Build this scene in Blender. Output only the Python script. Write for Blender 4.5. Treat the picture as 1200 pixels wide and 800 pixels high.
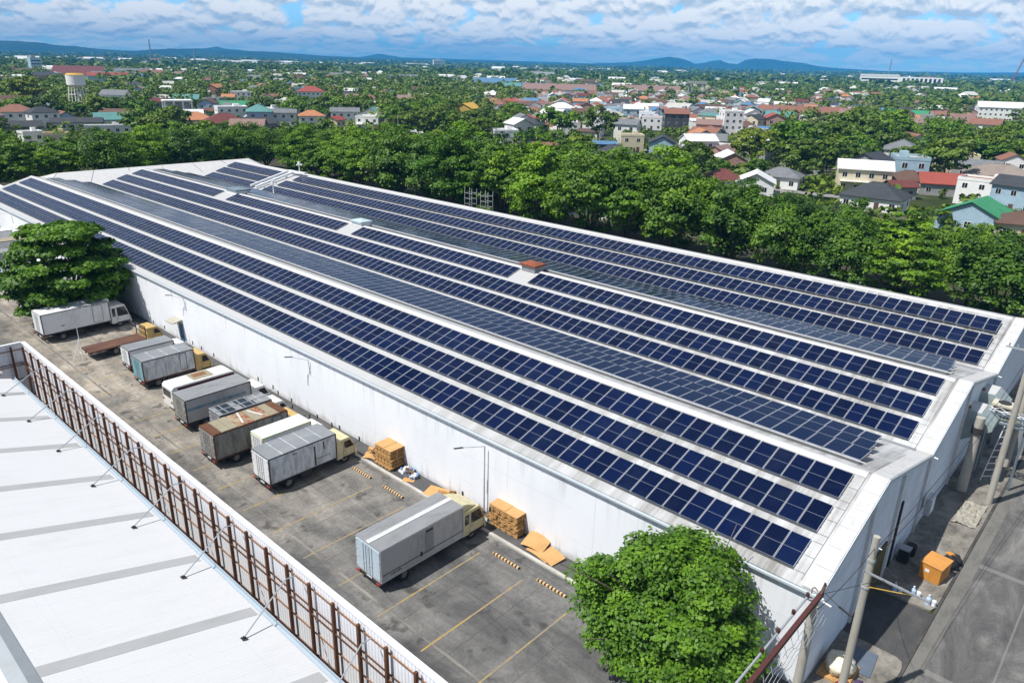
import bpy, math, random
import numpy as np
from mathutils import Matrix, Vector
R = math.radians
scene = bpy.context.scene
col = scene.collection
for o in list(bpy.data.objects): bpy.data.objects.remove(o)

# ------------------------------------------------------------ camera
YAW, PITCH, ROLL, FPX, CAMH = 0.737155790, 0.361793943, -0.0246346359, 862.500642, 30.0
def _rot():
    cy, sy, cp, sp = math.cos(YAW), math.sin(YAW), math.cos(PITCH), math.sin(PITCH)
    F = np.array([-sy*cp, cy*cp, -sp]); Rr = np.array([cy, sy, 0.]); D = np.cross(F, Rr)
    cr, sr = math.cos(ROLL), math.sin(ROLL)
    return np.array([cr*Rr+sr*D, -sr*Rr+cr*D, F]).T
M3 = _rot()
cam = bpy.data.cameras.new('camera'); camo = bpy.data.objects.new('camera', cam); col.objects.link(camo)
mw = Matrix.Identity(4)
for i in range(3):
    mw[i][0] = M3[i][0]; mw[i][1] = -M3[i][1]; mw[i][2] = -M3[i][2]
mw[2][3] = CAMH
camo.matrix_world = mw
cam.sensor_width = 36; cam.lens = FPX/1200*36; cam.clip_start = .2; cam.clip_end = 60000
scene.camera = camo

def ground(px, py, z=0.):                  # the place on the level z seen at a pixel of the 1200x800 photograph
    r = M3 @ np.array([(px-600)/FPX, (py-400)/FPX, 1.]); t = (z-CAMH)/r[2]
    return r[0]*t, r[1]*t
def project(x, y, z=0.):
    c = np.array([x, y, z-CAMH]) @ M3
    return c[0]/c[2]*FPX+600, c[1]/c[2]*FPX+400, c[2]

# ------------------------------------------------------------ world and sun
SUN = Vector((-0.23, -0.56, 1)).normalized()
world = bpy.data.worlds.new('World'); scene.world = world; world.use_nodes = True
nt = world.node_tree; N = nt.nodes; L = nt.links; N.clear()
def wm(op, a, b=None, c=None, clamp=False):
    n = N.new('ShaderNodeMath'); n.operation = op; n.use_clamp = clamp
    for i, v in enumerate((a, b, c)):
        if v is None: continue
        if isinstance(v, (int, float)): n.inputs[i].default_value = v
        else: L.new(v, n.inputs[i])
    return n.outputs[0]
sky = N.new('ShaderNodeTexSky'); sky.sky_type = 'NISHITA'; sky.sun_disc = False
sky.sun_elevation = math.asin(SUN.z); sky.sun_rotation = math.atan2(SUN.x, SUN.y)
sky.altitude = 50; sky.air_density = 1.0; sky.dust_density = .3; sky.ozone_density = 2.0
tc = N.new('ShaderNodeTexCoord'); sx = N.new('ShaderNodeSeparateXYZ'); L.new(tc.outputs['Generated'], sx.inputs[0])
az = wm('ARCTAN2', sx.outputs[0], sx.outputs[1])
el = wm('MAXIMUM', sx.outputs[2], 0.)
lg = wm('LOGARITHM', wm('ADD', el, .03), math.e)
def cloudn(dv, sc, det, rough):
    cx = N.new('ShaderNodeCombineXYZ'); L.new(wm('MULTIPLY', az, 25.), cx.inputs[0]); L.new(wm('ADD', wm('MULTIPLY', lg, 3.6), dv), cx.inputs[1])
    n = N.new('ShaderNodeTexNoise'); n.inputs['Scale'].default_value = sc; n.inputs['Detail'].default_value = det
    n.inputs['Roughness'].default_value = rough; n.inputs['Distortion'].default_value = .25; L.new(cx.outputs[0], n.inputs['Vector'])
    return n.outputs['Fac']
n1 = cloudn(0, .82, 9, .60); n2 = cloudn(.22, .82, 5, .56)
big = cloudn(7.3, .30, 3, .5)
def puffs(dv):
    cx = N.new('ShaderNodeCombineXYZ'); L.new(wm('ADD', wm('MULTIPLY', az, 25.), wm('MULTIPLY', n1, 1.6)), cx.inputs[0]); L.new(wm('ADD', wm('ADD', wm('MULTIPLY', lg, 3.6), dv), wm('MULTIPLY', n1, 1.2)), cx.inputs[1])
    v = N.new('ShaderNodeTexVoronoi'); v.voronoi_dimensions = '2D'; v.inputs['Scale'].default_value = 1.1
    L.new(cx.outputs[0], v.inputs['Vector']); return wm('MULTIPLY', wm('SUBTRACT', .60, v.outputs['Distance']), .30)
n1, n2 = wm('ADD', n1, puffs(0)), wm('ADD', n2, puffs(.22))
rise = wm('MULTIPLY', wm('SUBTRACT', el, .004), 50, clamp=True)      # few clouds low over the horizon
cov = wm('ADD', wm('ADD', n1, wm('MULTIPLY', wm('SUBTRACT', big, .5), .50)), wm('MULTIPLY', rise, .13))
mask = wm('MULTIPLY', wm('MULTIPLY', wm('SUBTRACT', cov, .475), 10., clamp=True), wm('ADD', wm('MULTIPLY', rise, .6), .40))
mask = wm('MULTIPLY', mask, wm('MAXIMUM', wm('SUBTRACT', 2.2, wm('MULTIPLY', el, 12.), clamp=True), .25))
lit = wm('ADD', wm('MULTIPLY', wm('SUBTRACT', n1, n2), 6.), .78, clamp=True)
cc = N.new('ShaderNodeMix'); cc.data_type = 'RGBA'; L.new(lit, cc.inputs[0])
cc.inputs[6].default_value = (8.0, 9.8, 11.8, 1); cc.inputs[7].default_value = (16.5, 16.5, 16.2, 1)
tint = N.new('ShaderNodeMix'); tint.data_type = 'RGBA'; tint.blend_type = 'MULTIPLY'; tint.inputs[0].default_value = 1
L.new(sky.outputs[0], tint.inputs[6])
low = N.new('ShaderNodeMix'); low.data_type = 'RGBA'; L.new(wm('MULTIPLY', wm('SUBTRACT', el, .06), 16., clamp=True), low.inputs[0])
low.inputs[6].default_value = (1.25, 2.15, 3.35, 1); low.inputs[7].default_value = (.72, .86, 1.05, 1); L.new(low.outputs[2], tint.inputs[7])
mx = N.new('ShaderNodeMix'); mx.data_type = 'RGBA'; L.new(mask, mx.inputs[0]); L.new(tint.outputs[2], mx.inputs[6]); L.new(cc.outputs[2], mx.inputs[7])
bg = N.new('ShaderNodeBackground'); bg.inputs[1].default_value = .06; L.new(mx.outputs[2], bg.inputs[0])
wo = N.new('ShaderNodeOutputWorld'); L.new(bg.outputs[0], wo.inputs[0])

sl = bpy.data.lights.new('sun', 'SUN'); sl.energy = 5.0; sl.angle = R(.5); sl.color = (1, .965, .91)
so = bpy.data.objects.new('sun', sl); col.objects.link(so)
so.rotation_euler = (-SUN).to_track_quat('-Z', 'Y').to_euler()
scene.view_settings.view_transform = 'Standard'; scene.view_settings.look = 'None'
scene.view_settings.gamma = 1; scene.view_settings.exposure = 0.22
scene.render.engine = 'CYCLES'
scene.cycles.volume_bounces = 0; scene.cycles.max_bounces = 6
scene.render.resolution_x = 1024; scene.render.resolution_y = 682

# ------------------------------------------------------------ materials
MATS = {}
def mat(name, colr, rough=.7, metal=0., spec=.5):
    if name in MATS: return MATS[name]
    m = bpy.data.materials.new(name); m.use_nodes = True
    b = m.node_tree.nodes['Principled BSDF']
    b.inputs['Base Color'].default_value = (*colr, 1); b.inputs['Roughness'].default_value = rough
    b.inputs['Metallic'].default_value = metal; b.inputs['Specular IOR Level'].default_value = spec
    MATS[name] = m; return m
class NB:
    """small node builder for one material"""
    def __init__(s, m): s.m = m; s.t = m.node_tree; s.b = s.t.nodes['Principled BSDF']
    def new(s, k, **kw):
        n = s.t.nodes.new(k)
        for a, v in kw.items(): setattr(n, a, v)
        return n
    def put(s, sock, v):
        if hasattr(v, 'links'): s.t.links.new(v, sock)
        elif v is not None: sock.default_value = v
    def pos(s, obj=False):
        if obj: return s.new('ShaderNodeTexCoord').outputs['Object']
        return s.new('ShaderNodeNewGeometry').outputs['Position']
    def vmul(s, v, xyz):
        n = s.new('ShaderNodeVectorMath', operation='MULTIPLY'); s.put(n.inputs[0], v); n.inputs[1].default_value = xyz; return n.outputs[0]
    def noise(s, v, sc, det=4, rough=.55, dist=0.):
        n = s.new('ShaderNodeTexNoise'); s.put(n.inputs['Vector'], v); n.inputs['Scale'].default_value = sc
        n.inputs['Detail'].default_value = det; n.inputs['Roughness'].default_value = rough; n.inputs['Distortion'].default_value = dist
        return n.outputs['Fac']
    def ramp(s, f, *stops):
        n = s.new('ShaderNodeValToRGB'); s.put(n.inputs[0], f); e = n.color_ramp.elements
        while len(e) < len(stops): e.new(.5)
        for i, (p, c) in enumerate(stops):
            e[i].position = p; e[i].color = (*c, 1) if len(c) == 3 else c
        return n.outputs[0]
    def mix(s, f, a, b, mode='MIX'):
        n = s.new('ShaderNodeMix', data_type='RGBA', blend_type=mode)
        s.put(n.inputs[0], f)
        for k, v in ((6, a), (7, b)):
            s.put(n.inputs[k], (*v, 1) if isinstance(v, tuple) and len(v) == 3 else v)
        return n.outputs[2]
    def math(s, op, a, b=None, clamp=False):
        n = s.new('ShaderNodeMath', operation=op, use_clamp=clamp); s.put(n.inputs[0], a); s.put(n.inputs[1], b) if b is not None else None
        return n.outputs[0]
    def sep(s, v):
        n = s.new('ShaderNodeSeparateXYZ'); s.put(n.inputs[0], v); return n.outputs
    def line(s, coord, period, width, off=0.):      # 1 on a thin line every period metres
        f = s.math('FRACT', s.math('DIVIDE', s.math('ADD', coord, off+1000*period), period))
        return s.math('LESS_THAN', f, width/period)
    def color(s, v): s.put(s.b.inputs['Base Color'], v)
    def bump(s, h, strength=.4, dist=.05):
        n = s.new('ShaderNodeBump'); n.inputs['Strength'].default_value = strength; n.inputs['Distance'].default_value = dist
        s.put(n.inputs['Height'], h); s.t.links.new(n.outputs[0], s.b.inputs['Normal'])

def dirty(name, base, dirt, rough=.7, metal=0., amt=.5, scale=.6, streak=(1, 1, .25), obj=True, lo=.45, hi=.75, spec=.4):
    """base colour with patches and runs of dirt or rust"""
    if name in MATS: return MATS[name]
    m = mat(name, base, rough, metal, spec); n = NB(m)
    p = n.vmul(n.pos(obj), streak)
    a = n.noise(p, scale*2, 7, .65, .4); b_ = n.noise(p, scale*11, 4, .6)
    f = n.math('ADD', n.math('MULTIPLY', a, .75), n.math('MULTIPLY', b_, .25))
    k = n.ramp(f, (lo, (0, 0, 0)), (hi, (1, 1, 1)))
    n.color(n.mix(n.math('MULTIPLY', k, amt), base, dirt))
    n.put(n.b.inputs['Roughness'], n.math('ADD', n.math('MULTIPLY', k, .2), rough))
    return m

# ------------------------------------------------------------ mesh helpers
class MB:
    def __init__(s): s.v = []; s.f = []; s.mi = []
    def add(s, vs, fs, mi=0):
        k = len(s.v); s.v += [tuple(p) for p in vs]; s.f += [tuple(i+k for i in f) for f in fs]; s.mi += [mi]*len(fs); return s
    def box(s, x0, x1, y0, y1, z0, z1, mi=0):
        return s.add([(x0,y0,z0),(x1,y0,z0),(x1,y1,z0),(x0,y1,z0),(x0,y0,z1),(x1,y0,z1),(x1,y1,z1),(x0,y1,z1)],
              [(3,2,1,0),(4,5,6,7),(0,1,5,4),(1,2,6,5),(2,3,7,6),(3,0,4,7)], mi)
    def obox(s, c, ax, ay, az, mi=0):          # box from a centre and three half axes
        c, ax, ay, az = map(Vector, (c, ax, ay, az)); vs = []
        for k in (-1, 1):
            for a, b in ((-1,-1),(1,-1),(1,1),(-1,1)): vs.append(c+a*ax+b*ay+k*az)
        return s.add(vs, [(3,2,1,0),(4,5,6,7),(0,1,5,4),(1,2,6,5),(2,3,7,6),(3,0,4,7)], mi)
    def bar(s, a, b, w, h=None, mi=0):
        a, b = Vector(a), Vector(b); d = (b-a); up = Vector((0,0,1)) if abs(d.normalized().z) < .95 else Vector((0,1,0))
        x = d.cross(up).normalized()*w/2; y = x.cross(d).normalized()*(h or w)/2
        return s.obox((a+b)/2, x, y, d/2, mi)
    def tube(s, a, b, r0, r1=None, n=10, mi=0, caps=True):
        a, b = Vector(a), Vector(b); r1 = r0 if r1 is None else r1; d = (b-a).normalized()
        up = Vector((0,0,1)) if abs(d.z) < .95 else Vector((1,0,0)); x = d.cross(up).normalized(); y = d.cross(x)
        vs = []
        for c, r in ((a, r0), (b, r1)):
            for i in range(n):
                t = 2*math.pi*i/n; vs.append(c+x*math.cos(t)*r+y*math.sin(t)*r)
        fs = [(i, (i+1) % n, n+(i+1) % n, n+i) for i in range(n)]
        if caps: fs += [tuple(range(n))[::-1], tuple(range(n, 2*n))]
        return s.add(vs, fs, mi)
    def path(s, pts, rad, n=7, mi=0):
        for i in range(len(pts)-1):
            r0 = rad[i] if isinstance(rad, (list, tuple)) else rad; r1 = rad[i+1] if isinstance(rad, (list, tuple)) else rad
            s.tube(pts[i], pts[i+1], r0, r1, n, mi)
        return s
    def prism_x(s, prof, x0, x1, mi=0):         # (y, z) outline drawn out along x
        n = len(prof); vs = [(x0, p[0], p[1]) for p in prof]+[(x1, p[0], p[1]) for p in prof]
        return s.add(vs, [tuple(range(n))[::-1], tuple(range(n, 2*n))]+[(i, (i+1) % n, n+(i+1) % n, n+i) for i in range(n)], mi)
    def prism_z(s, prof, z0, z1, mi=0):
        n = len(prof); vs = [(p[0], p[1], z0) for p in prof]+[(p[0], p[1], z1) for p in prof]
        return s.add(vs, [tuple(range(n))[::-1], tuple(range(n, 2*n))]+[(i, (i+1) % n, n+(i+1) % n, n+i) for i in range(n)], mi)
    def quad(s, a, b, c, d, mi=0): return s.add([a, b, c, d], [(0,1,2,3)], mi)
    def mesh(s, name, mats, smooth=False):
        me = bpy.data.meshes.new(name); me.from_pydata([tuple(p) for p in s.v], [], s.f)
        for m in (mats if isinstance(mats, (list, tuple)) else [mats]): me.materials.append(m)
        me.polygons.foreach_set('material_index', s.mi)
        if smooth: me.polygons.foreach_set('use_smooth', [True]*len(s.f))
        me.update()
        import bmesh
        bm = bmesh.new(); bm.from_mesh(me); bmesh.ops.recalc_face_normals(bm, faces=bm.faces); bm.to_mesh(me); bm.free()
        return me
    def build(s, name, mats, parent=None, smooth=False, bevel=0, loc=None):
        return link(name, s.mesh(name, mats, smooth), parent, bevel, loc)
def link(name, me, parent=None, bevel=0, loc=None, rz=0):
    o = bpy.data.objects.new(name, me); col.objects.link(o)
    if parent: o.parent = parent
    if loc: o.location = loc
    if rz: o.rotation_euler.z = rz
    if bevel:
        b = o.modifiers.new('bevel', 'BEVEL'); b.width = bevel; b.segments = 2; b.limit_method = 'ANGLE'
    return o
def npmesh(name, verts, faces, m, smooth=False):
    me = bpy.data.meshes.new(name); nv, nf = len(verts), len(faces); k = faces.shape[1]
    me.vertices.add(nv); me.vertices.foreach_set('co', np.asarray(verts, np.float32).ravel())
    me.loops.add(nf*k); me.loops.foreach_set('vertex_index', faces.astype(np.int32).ravel())
    me.polygons.add(nf); me.polygons.foreach_set('loop_start', np.arange(0, nf*k, k, dtype=np.int32))
    if smooth: me.polygons.foreach_set('use_smooth', np.ones(nf, bool))
    for q in (m if isinstance(m, list) else [m]): me.materials.append(q)
    me.update(calc_edges=True); me.validate(); return me
def thing(name, label, cat, loc=(0,0,0), rz=0., group=None):
    o = bpy.data.objects.new(name, None); col.objects.link(o); o.location = loc; o.rotation_euler.z = rz
    o.empty_display_size = .3
    return tag(o, label, cat, group)
def tag(o, label, cat, group=None):
    o['label'] = label; o['category'] = cat
    if group: o['group'] = group
    return o
def struct(o): o['kind'] = 'structure'; return o
def copy_tree(o, parent=None):
    c = o.copy(); col.objects.link(c)
    if parent: c.parent = parent
    for ch in KIDS(o): copy_tree(ch, c)
    return c
def KIDS(o): return list(o.children)
ORD = ['first','second','third','fourth','fifth','sixth','seventh','eighth','ninth','tenth','eleventh','twelfth','thirteenth','fourteenth','fifteenth','sixteenth','seventeenth','eighteenth','nineteenth','twentieth']
def ordn(k):
    if k < 20: return ORD[k]
    t = {2:'twenty',3:'thirty',4:'forty',5:'fifty',6:'sixty',7:'seventy',8:'eighty',9:'ninety'}
    n = k+1; T, U = divmod(n, 10)
    if T > 9: return '%dth' % n
    return (t[T]+'-'+ORD[U-1]) if U else t[T][:-1]+'ieth'

# common materials
white_metal = dirty('white painted metal', (.78,.80,.82), (.45,.43,.40), .45, 0, .35, .5, (1,1,1))
grey_metal = dirty('grey metal', (.33,.35,.37), (.16,.14,.12), .45, .3, .6, .8)
galv = dirty('galvanised steel', (.55,.58,.60), (.30,.30,.30), .38, .5, .5, .7)
rust = dirty('rusty steel', (.13,.055,.025), (.035,.018,.012), .85, 0, .8, 1.5)
rust_orange = dirty('orange rust', (.25,.12,.055), (.08,.04,.02), .85, 0, .8, 1.2)
black = mat('black rubber', (.015,.015,.016), .8)
darkm = dirty('dark chassis', (.03,.03,.032), (.08,.06,.045), .7, 0, .6, 1)
glass = mat('dark glass', (.012,.015,.02), .06, 0, .8)
chrome = mat('lamp glass', (.75,.75,.72), .12, .3)
redl = mat('red lamp', (.35,.02,.015), .25)
yellowp = mat('yellow paint', (.62,.38,.06), .6)
concrete_post = dirty('concrete pole', (.40,.38,.33), (.20,.18,.15), .85, 0, .6, .8, (1,1,.3))
card = dirty('cardboard', (.52,.30,.12), (.30,.17,.07), .85, 0, .5, 1.2, (1,1,1))
wood = dirty('pallet wood', (.50,.29,.11), (.20,.11,.05), .8, 0, .8, 2, (1,1,1))

# ------------------------------------------------------------ ground, yard, roads
def ground_mat():
    m = mat('ground', (.1,.12,.05), .95, 0, .1); n = NB(m); p = n.pos()
    big = n.noise(p, .006, 6, .6); mid = n.noise(p, .05, 5, .6); fine = n.noise(p, .9, 4, .6)
    g = n.ramp(mid, (.30, (.06,.10,.018)), (.5, (.11,.17,.03)), (.62, (.17,.18,.08)), (.72, (.30,.28,.24)))
    g2 = n.ramp(big, (.35, (.08,.14,.02)), (.5, (.17,.26,.04)), (.60, (.27,.28,.14)), (.66, (.10,.16,.03)))
    c = n.mix(n.ramp(n.math('MULTIPLY', n.sep(n.new('ShaderNodeCameraData').outputs[0])[2], 1.), (0,(0,0,0)), (1,(0,0,0))), g, g2) if False else n.mix(.45, g, g2)
    rad = n.new('ShaderNodeVectorMath', operation='LENGTH'); n.put(rad.inputs[0], p)
    c = n.mix(n.ramp(n.math('DIVIDE', rad.outputs['Value'], 1400), (.28,(1,1,1)), (.75,(0,0,0))), c, n.ramp(mid, (.4,(.022,.040,.010)), (.55,(.05,.065,.02)), (.68,(.17,.155,.12))))
    n.color(n.mix(n.math('MULTIPLY', n.ramp(fine, (.35,(0,0,0)), (.7,(1,1,1))), .35), c, (.05,.05,.03))); return m
S = 26000
gm = MB().quad((-S,-S,0),(S,-S,0),(S,S,0),(-S,S,0))
struct(gm.build('ground', ground_mat()))

def yard_mat():
    m = mat('yard concrete', (.25,.24,.22), .85, 0, .3); n = NB(m); p = n.pos()
    a = n.noise(p, .22, 7, .68, .9); st = n.noise(n.vmul(p, (.16,1.0,1)), .55, 6, .62, .8); f = n.noise(p, 4.5, 5, .7)
    x, y, z = n.sep(p)
    base = n.ramp(n.math('ADD', n.math('MULTIPLY', a, .5), n.math('MULTIPLY', st, .5)), (.36, (.085,.085,.084)), (.46, (.165,.162,.155)), (.56, (.265,.255,.235)), (.68, (.37,.35,.32)))
    # the end of the yard away from the road is paler and dustier than the near bays
    t = n.ramp(n.math('DIVIDE', n.math('ADD', x, 80), 60), (0, (1.55,1.42,1.25)), (.45, (1.2,1.13,1.04)), (.8, (.78,.78,.79)), (1, (.66,.67,.69)))
    c = n.mix(1., base, t, 'MULTIPLY')
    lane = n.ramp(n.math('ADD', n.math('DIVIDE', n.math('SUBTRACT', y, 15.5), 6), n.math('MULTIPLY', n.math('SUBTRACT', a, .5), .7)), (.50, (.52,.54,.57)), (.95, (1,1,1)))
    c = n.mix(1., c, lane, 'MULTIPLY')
    # oil drips on the bays, dark swirls of tyres
    sw = n.noise(n.vmul(p, (1.0,.5,1)), .9, 4, .7, 3.0)
    c = n.mix(n.math('MULTIPLY', n.ramp(sw, (.46,(0,0,0)), (.5,(1,1,1)), (.54,(0,0,0))), .38), c, (.05,.05,.05))
    o = n.noise(p, .75, 3, .5, .3); c = n.mix(n.math('MULTIPLY', n.ramp(o, (.60,(0,0,0)), (.68,(1,1,1))), .7), c, (.035,.035,.035))
    c = n.mix(n.math('MULTIPLY', n.ramp(f, (.4,(0,0,0)), (.75,(1,1,1))), .4), c, (.08,.075,.07))
    vo = n.new('ShaderNodeTexVoronoi', feature='DISTANCE_TO_EDGE'); vo.inputs['Scale'].default_value = .16
    wv = n.new('ShaderNodeVectorMath', operation='ADD'); n.put(wv.inputs[0], p); nn_ = n.new('ShaderNodeTexNoise'); nn_.inputs['Scale'].default_value = .7; n.put(nn_.inputs['Vector'], p); sc_ = n.new('ShaderNodeVectorMath', operation='SCALE'); n.put(sc_.inputs[0], nn_.outputs['Color']); sc_.inputs['Scale'].default_value = 2.2; n.put(wv.inputs[1], sc_.outputs[0]); n.put(vo.inputs['Vector'], wv.outputs[0])
    c = n.mix(n.math('MULTIPLY', n.math('LESS_THAN', vo.outputs['Distance'], .004), .22), c, (.05,.048,.045))
    jt = n.math('MAXIMUM', n.line(x, 3.82, .05, .35), n.line(y, 4.3, .05, -21.05))
    c = n.mix(n.math('MULTIPLY', jt, .55), c, (.05,.048,.045))
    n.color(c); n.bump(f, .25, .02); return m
YM = yard_mat()
y = MB().quad((-190,12.6,.006),(-4.9,12.6,.006),(-4.9,30.3,.006),(-190,30.3,.006))
struct(y.build('yard_pavement', YM))
gut = MB().quad((-190,-30,.004),(-4.9,-30,.004),(-4.9,12.6,.004),(-190,12.6,.004))
struct(gut.build('side_yard_ground', dirty('damp concrete', (.10,.095,.085), (.04,.04,.035), .9, 0, .7, .4, (1,1,1), False)))
# drain line along the bays
dl = MB().quad((-170,20.9,.010),(-8.6,20.9,.010),(-8.6,21.08,.010),(-170,21.08,.010))
struct(dl.build('drain_channel', dirty('pale drain concrete', (.27,.255,.225), (.10,.095,.09), .9, 0, .95, .5, (.3,1,1), False, .38, .6)))
# raised walkway at the wall with its kerb
wk = dirty('walkway asphalt', (.075,.075,.076), (.16,.15,.14), .9, 0, .6, .5, (.4,1,1), False)
kb = dirty('kerb concrete', (.50,.48,.44), (.16,.15,.14), .85, 0, .8, .6, (.4,1,1), False)
struct(MB().box(-190,-8.4,30.55,32.3,-.3,.13).build('walkway', wk))
struct(MB().box(-190,-8.4,30.30,30.55,-.3,.15).build('kerb', kb))
# painted bay lines
ylm = mat('worn yellow line', (.55,.36,.06), .8); _n = NB(ylm); _p = _n.pos()
_w = _n.ramp(_n.math('ADD', _n.math('MULTIPLY', _n.noise(_p, 3, 6, .7), .6), _n.math('MULTIPLY', _n.noise(_p, .25, 3, .6), .4)), (.42, (1,1,1)), (.56, (0,0,0)))
_n.color(_n.mix(_w, (.21,.19,.155), (.40,.27,.06)))
bl = MB()
for k in range(-1, 24):
    x = -24.47-3.82*k
    bl.quad((x-.055,20.2,.014),(x+.055,20.2,.014),(x+.055,28.5,.014),(x-.055,28.5,.014))
struct(bl.build('bay_line_markings', ylm))

def road_mat():
    m = mat('road asphalt', (.07,.07,.07), .88, 0, .3); n = NB(m); p = n.pos()
    a = n.noise(n.vmul(p, (1,.35,1)), .5, 7, .7, 1.0); f = n.noise(p, 7, 4, .7)
    c = n.ramp(a, (.34, (.075,.075,.075)), (.5, (.125,.122,.118)), (.62, (.19,.185,.175)), (.75, (.27,.265,.25)))
    c = n.mix(n.math('MULTIPLY', n.ramp(f, (.4,(0,0,0)), (.7,(1,1,1))), .35), c, (.03,.03,.03))
    x, y, z = n.sep(p)
    c = n.mix(n.math('MULTIPLY', n.math('MAXIMUM', n.line(y, 12.4, .45, -.6), n.line(x, 3.6, .10, 1.2)), .5), c, (.24,.23,.215))
    n.color(c); n.bump(f, .3, .02); return m
RM = road_mat()
struct(MB().quad((-4.9,-60,.006),(5.5,-60,.006),(5.5,400,.006),(-4.9,400,.006)).build('road', RM))
struct(MB().quad((-8.6,32.0,.0045),(-4.9,32.0,.0045),(-4.9,43.2,.0045),(-8.6,43.2,.0045)).build('driveway', dirty('driveway concrete', (.055,.055,.055), (.13,.125,.12), .85, 0, .7, .6, (1,.5,1), False)))
sw_m = dirty('sidewalk concrete', (.27,.25,.215), (.085,.08,.07), .88, 0, .9, .45, (1,.7,1), False, .38, .62)
def sidewalk(y0, y1):
    pr = [(-8.6,y0),(-5.5,y0),(-5.15,y0+.15),(-4.98,y0+.6),(-4.98,y1),(-8.6,y1)] if y0 > 40 else [(-8.6,y0),(-4.98,y0),(-4.98,y1-.6),(-5.15,y1-.15),(-5.5,y1),(-8.6,y1)]
    struct(MB().prism_z(pr, -.2, .14).build('sidewalk', sw_m))
sidewalk(43.2, 128); sidewalk(12, 37.9)
struct(MB().box(-4.975,-4.83,-40,128,-.2,.09).build('road_gutter_edge', dirty('dark kerb', (.05,.048,.045), (.20,.19,.17), .9, 0, .5, .6, (1,.5,1), False)))
struct(MB().quad((-4.82,-40,.012),(-4.05,-40,.012),(-4.05,128,.012),(-4.82,128,.012)).build('road_shoulder', dirty('gutter concrete', (.16,.155,.14), (.06,.06,.055), .9, 0, .8, .6, (1,.4,1), False)))
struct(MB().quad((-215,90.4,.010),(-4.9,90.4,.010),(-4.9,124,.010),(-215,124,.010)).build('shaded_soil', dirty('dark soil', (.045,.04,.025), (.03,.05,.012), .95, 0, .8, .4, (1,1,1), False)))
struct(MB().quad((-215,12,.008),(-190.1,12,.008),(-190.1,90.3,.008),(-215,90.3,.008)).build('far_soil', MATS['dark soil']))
# a few streets of the town
st = mat('street concrete', (.24,.235,.22), .9)
tn = MB()
for (ax, ay, bx, by, w) in ((-4.9,128,-4.9,420,9), (-330,236,60,262,6), (-260,170,-60,196,5), (-420,420,100,470,7), (-225,170,-330,520,6), (-80,180,-150,600,6)):
    d = Vector((bx-ax, by-ay, 0)).normalized(); q = Vector((-d.y, d.x, 0))*w/2; a, b = Vector((ax,ay,.02+.004*w)), Vector((bx,by,.02+.004*w))
    tn.quad(a-q, b-q, b+q, a+q)
struct(tn.build('town_streets', st))

# ------------------------------------------------------------ hills far away
def hill_mat():
    m = mat('hill forest', (.03,.06,.03), .95, 0, .1); n = NB(m)
    n.color(n.ramp(n.noise(n.pos(), .004, 6, .6), (.35, (.012,.035,.03)), (.65, (.035,.065,.045)))); return m
def hills(name, pts, dist, depth, seed):
    """ridge whose skyline height follows the listed azimuth/elevation samples; real relief with foothills"""
    rng = np.random.default_rng(seed)
    pa = []
    for px, py in pts:
        r = M3 @ np.array([(px-600)/FPX, (py-400)/FPX, 1.]); pa.append((math.atan2(r[0], r[1]), r[2]/math.hypot(r[0], r[1])))
    A = np.array(pa); na, nd = 420, 15
    azs = np.linspace(A[0,0], A[-1,0], na); hh = CAMH+np.interp(azs, A[:,0], A[:,1])*dist
    jag = np.zeros(na)
    for k in range(6):
        fr = 9*2**k; xs = rng.normal(size=fr+2); jag += np.interp(np.linspace(0, fr, na), np.arange(fr+2), xs)/2**k
    hh = np.maximum(hh*(1+.13*jag), 2)
    V = []; F = []
    for j in range(nd):
        t = (j-nd//2)/(nd//2); d = dist+t*depth
        e = math.exp(-3.2*t*t)-math.exp(-3.2)
        sp = 1+.22*np.roll(jag, j*5)*abs(t)
        for i in range(na): V.append((math.sin(azs[i])*d, math.cos(azs[i])*d, hh[i]*e*sp[i]/(1-math.exp(-3.2))-3))
    for j in range(nd-1):
        for i in range(na-1): F.append((j*na+i, j*na+i+1, (j+1)*na+i+1, (j+1)*na+i))
    me = npmesh(name, np.array(V), np.array(F), hill_mat(), True)
    struct(link(name, me))
hills('hills', [(-60,52),(0,49),(30,48.5),(60,49.5),(90,50.5),(130,53),(170,54.5),(200,54.5),(240,57),(300,60),(330,62.5),(400,66),(470,69),(560,71.5),(700,76.5),(900,82.5),(1260,91)], 7000, 1200, 3)
hills('mountains', [(380,70),(500,72.5),(530,73),(555,72.5),(578,70.5),(595,73.5),(630,74.5),(650,73.5),(680,74.5),(700,72),(730,70.5),(755,69),(772,66),(785,64.6),(800,68.5),(815,74),(826,72),(835,69),(845,67),(856,72.5),(864,74),(874,68.5),(884,66.8),(900,68),(925,72),(945,75.5),(970,79.5),(1000,81.5),(1040,83.5),(1100,85.5),(1200,88)], 9000, 1100, 8)
hills('far_peaks', [(200,57),(238,56),(254,53.4),(268,57),(292,60),(420,68),(436,66),(444,64.5),(455,66),(470,68),(1000,84),(1080,83.5),(1130,84.5),(1200,85.5),(1260,88)], 10300, 600, 12)
haze = MB().box(-11300,3600,-700,11600,-4,300)
hm = bpy.data.materials.new('haze'); hm.use_nodes = True; hm.node_tree.nodes.remove(hm.node_tree.nodes['Principled BSDF'])
pv = hm.node_tree.nodes.new('ShaderNodeVolumePrincipled'); pv.inputs['Color'].default_value = (.07,.46,1,1); pv.inputs['Density'].default_value = 1.2e-4; pv.inputs['Anisotropy'].default_value = -.25
hm.node_tree.links.new(pv.outputs[0], hm.node_tree.nodes['Material Output'].inputs['Volume'])
ho = haze.build('haze', hm); ho['kind'] = 'stuff'; ho['label'] = 'thin blue haze over the far town and hills'
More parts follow.
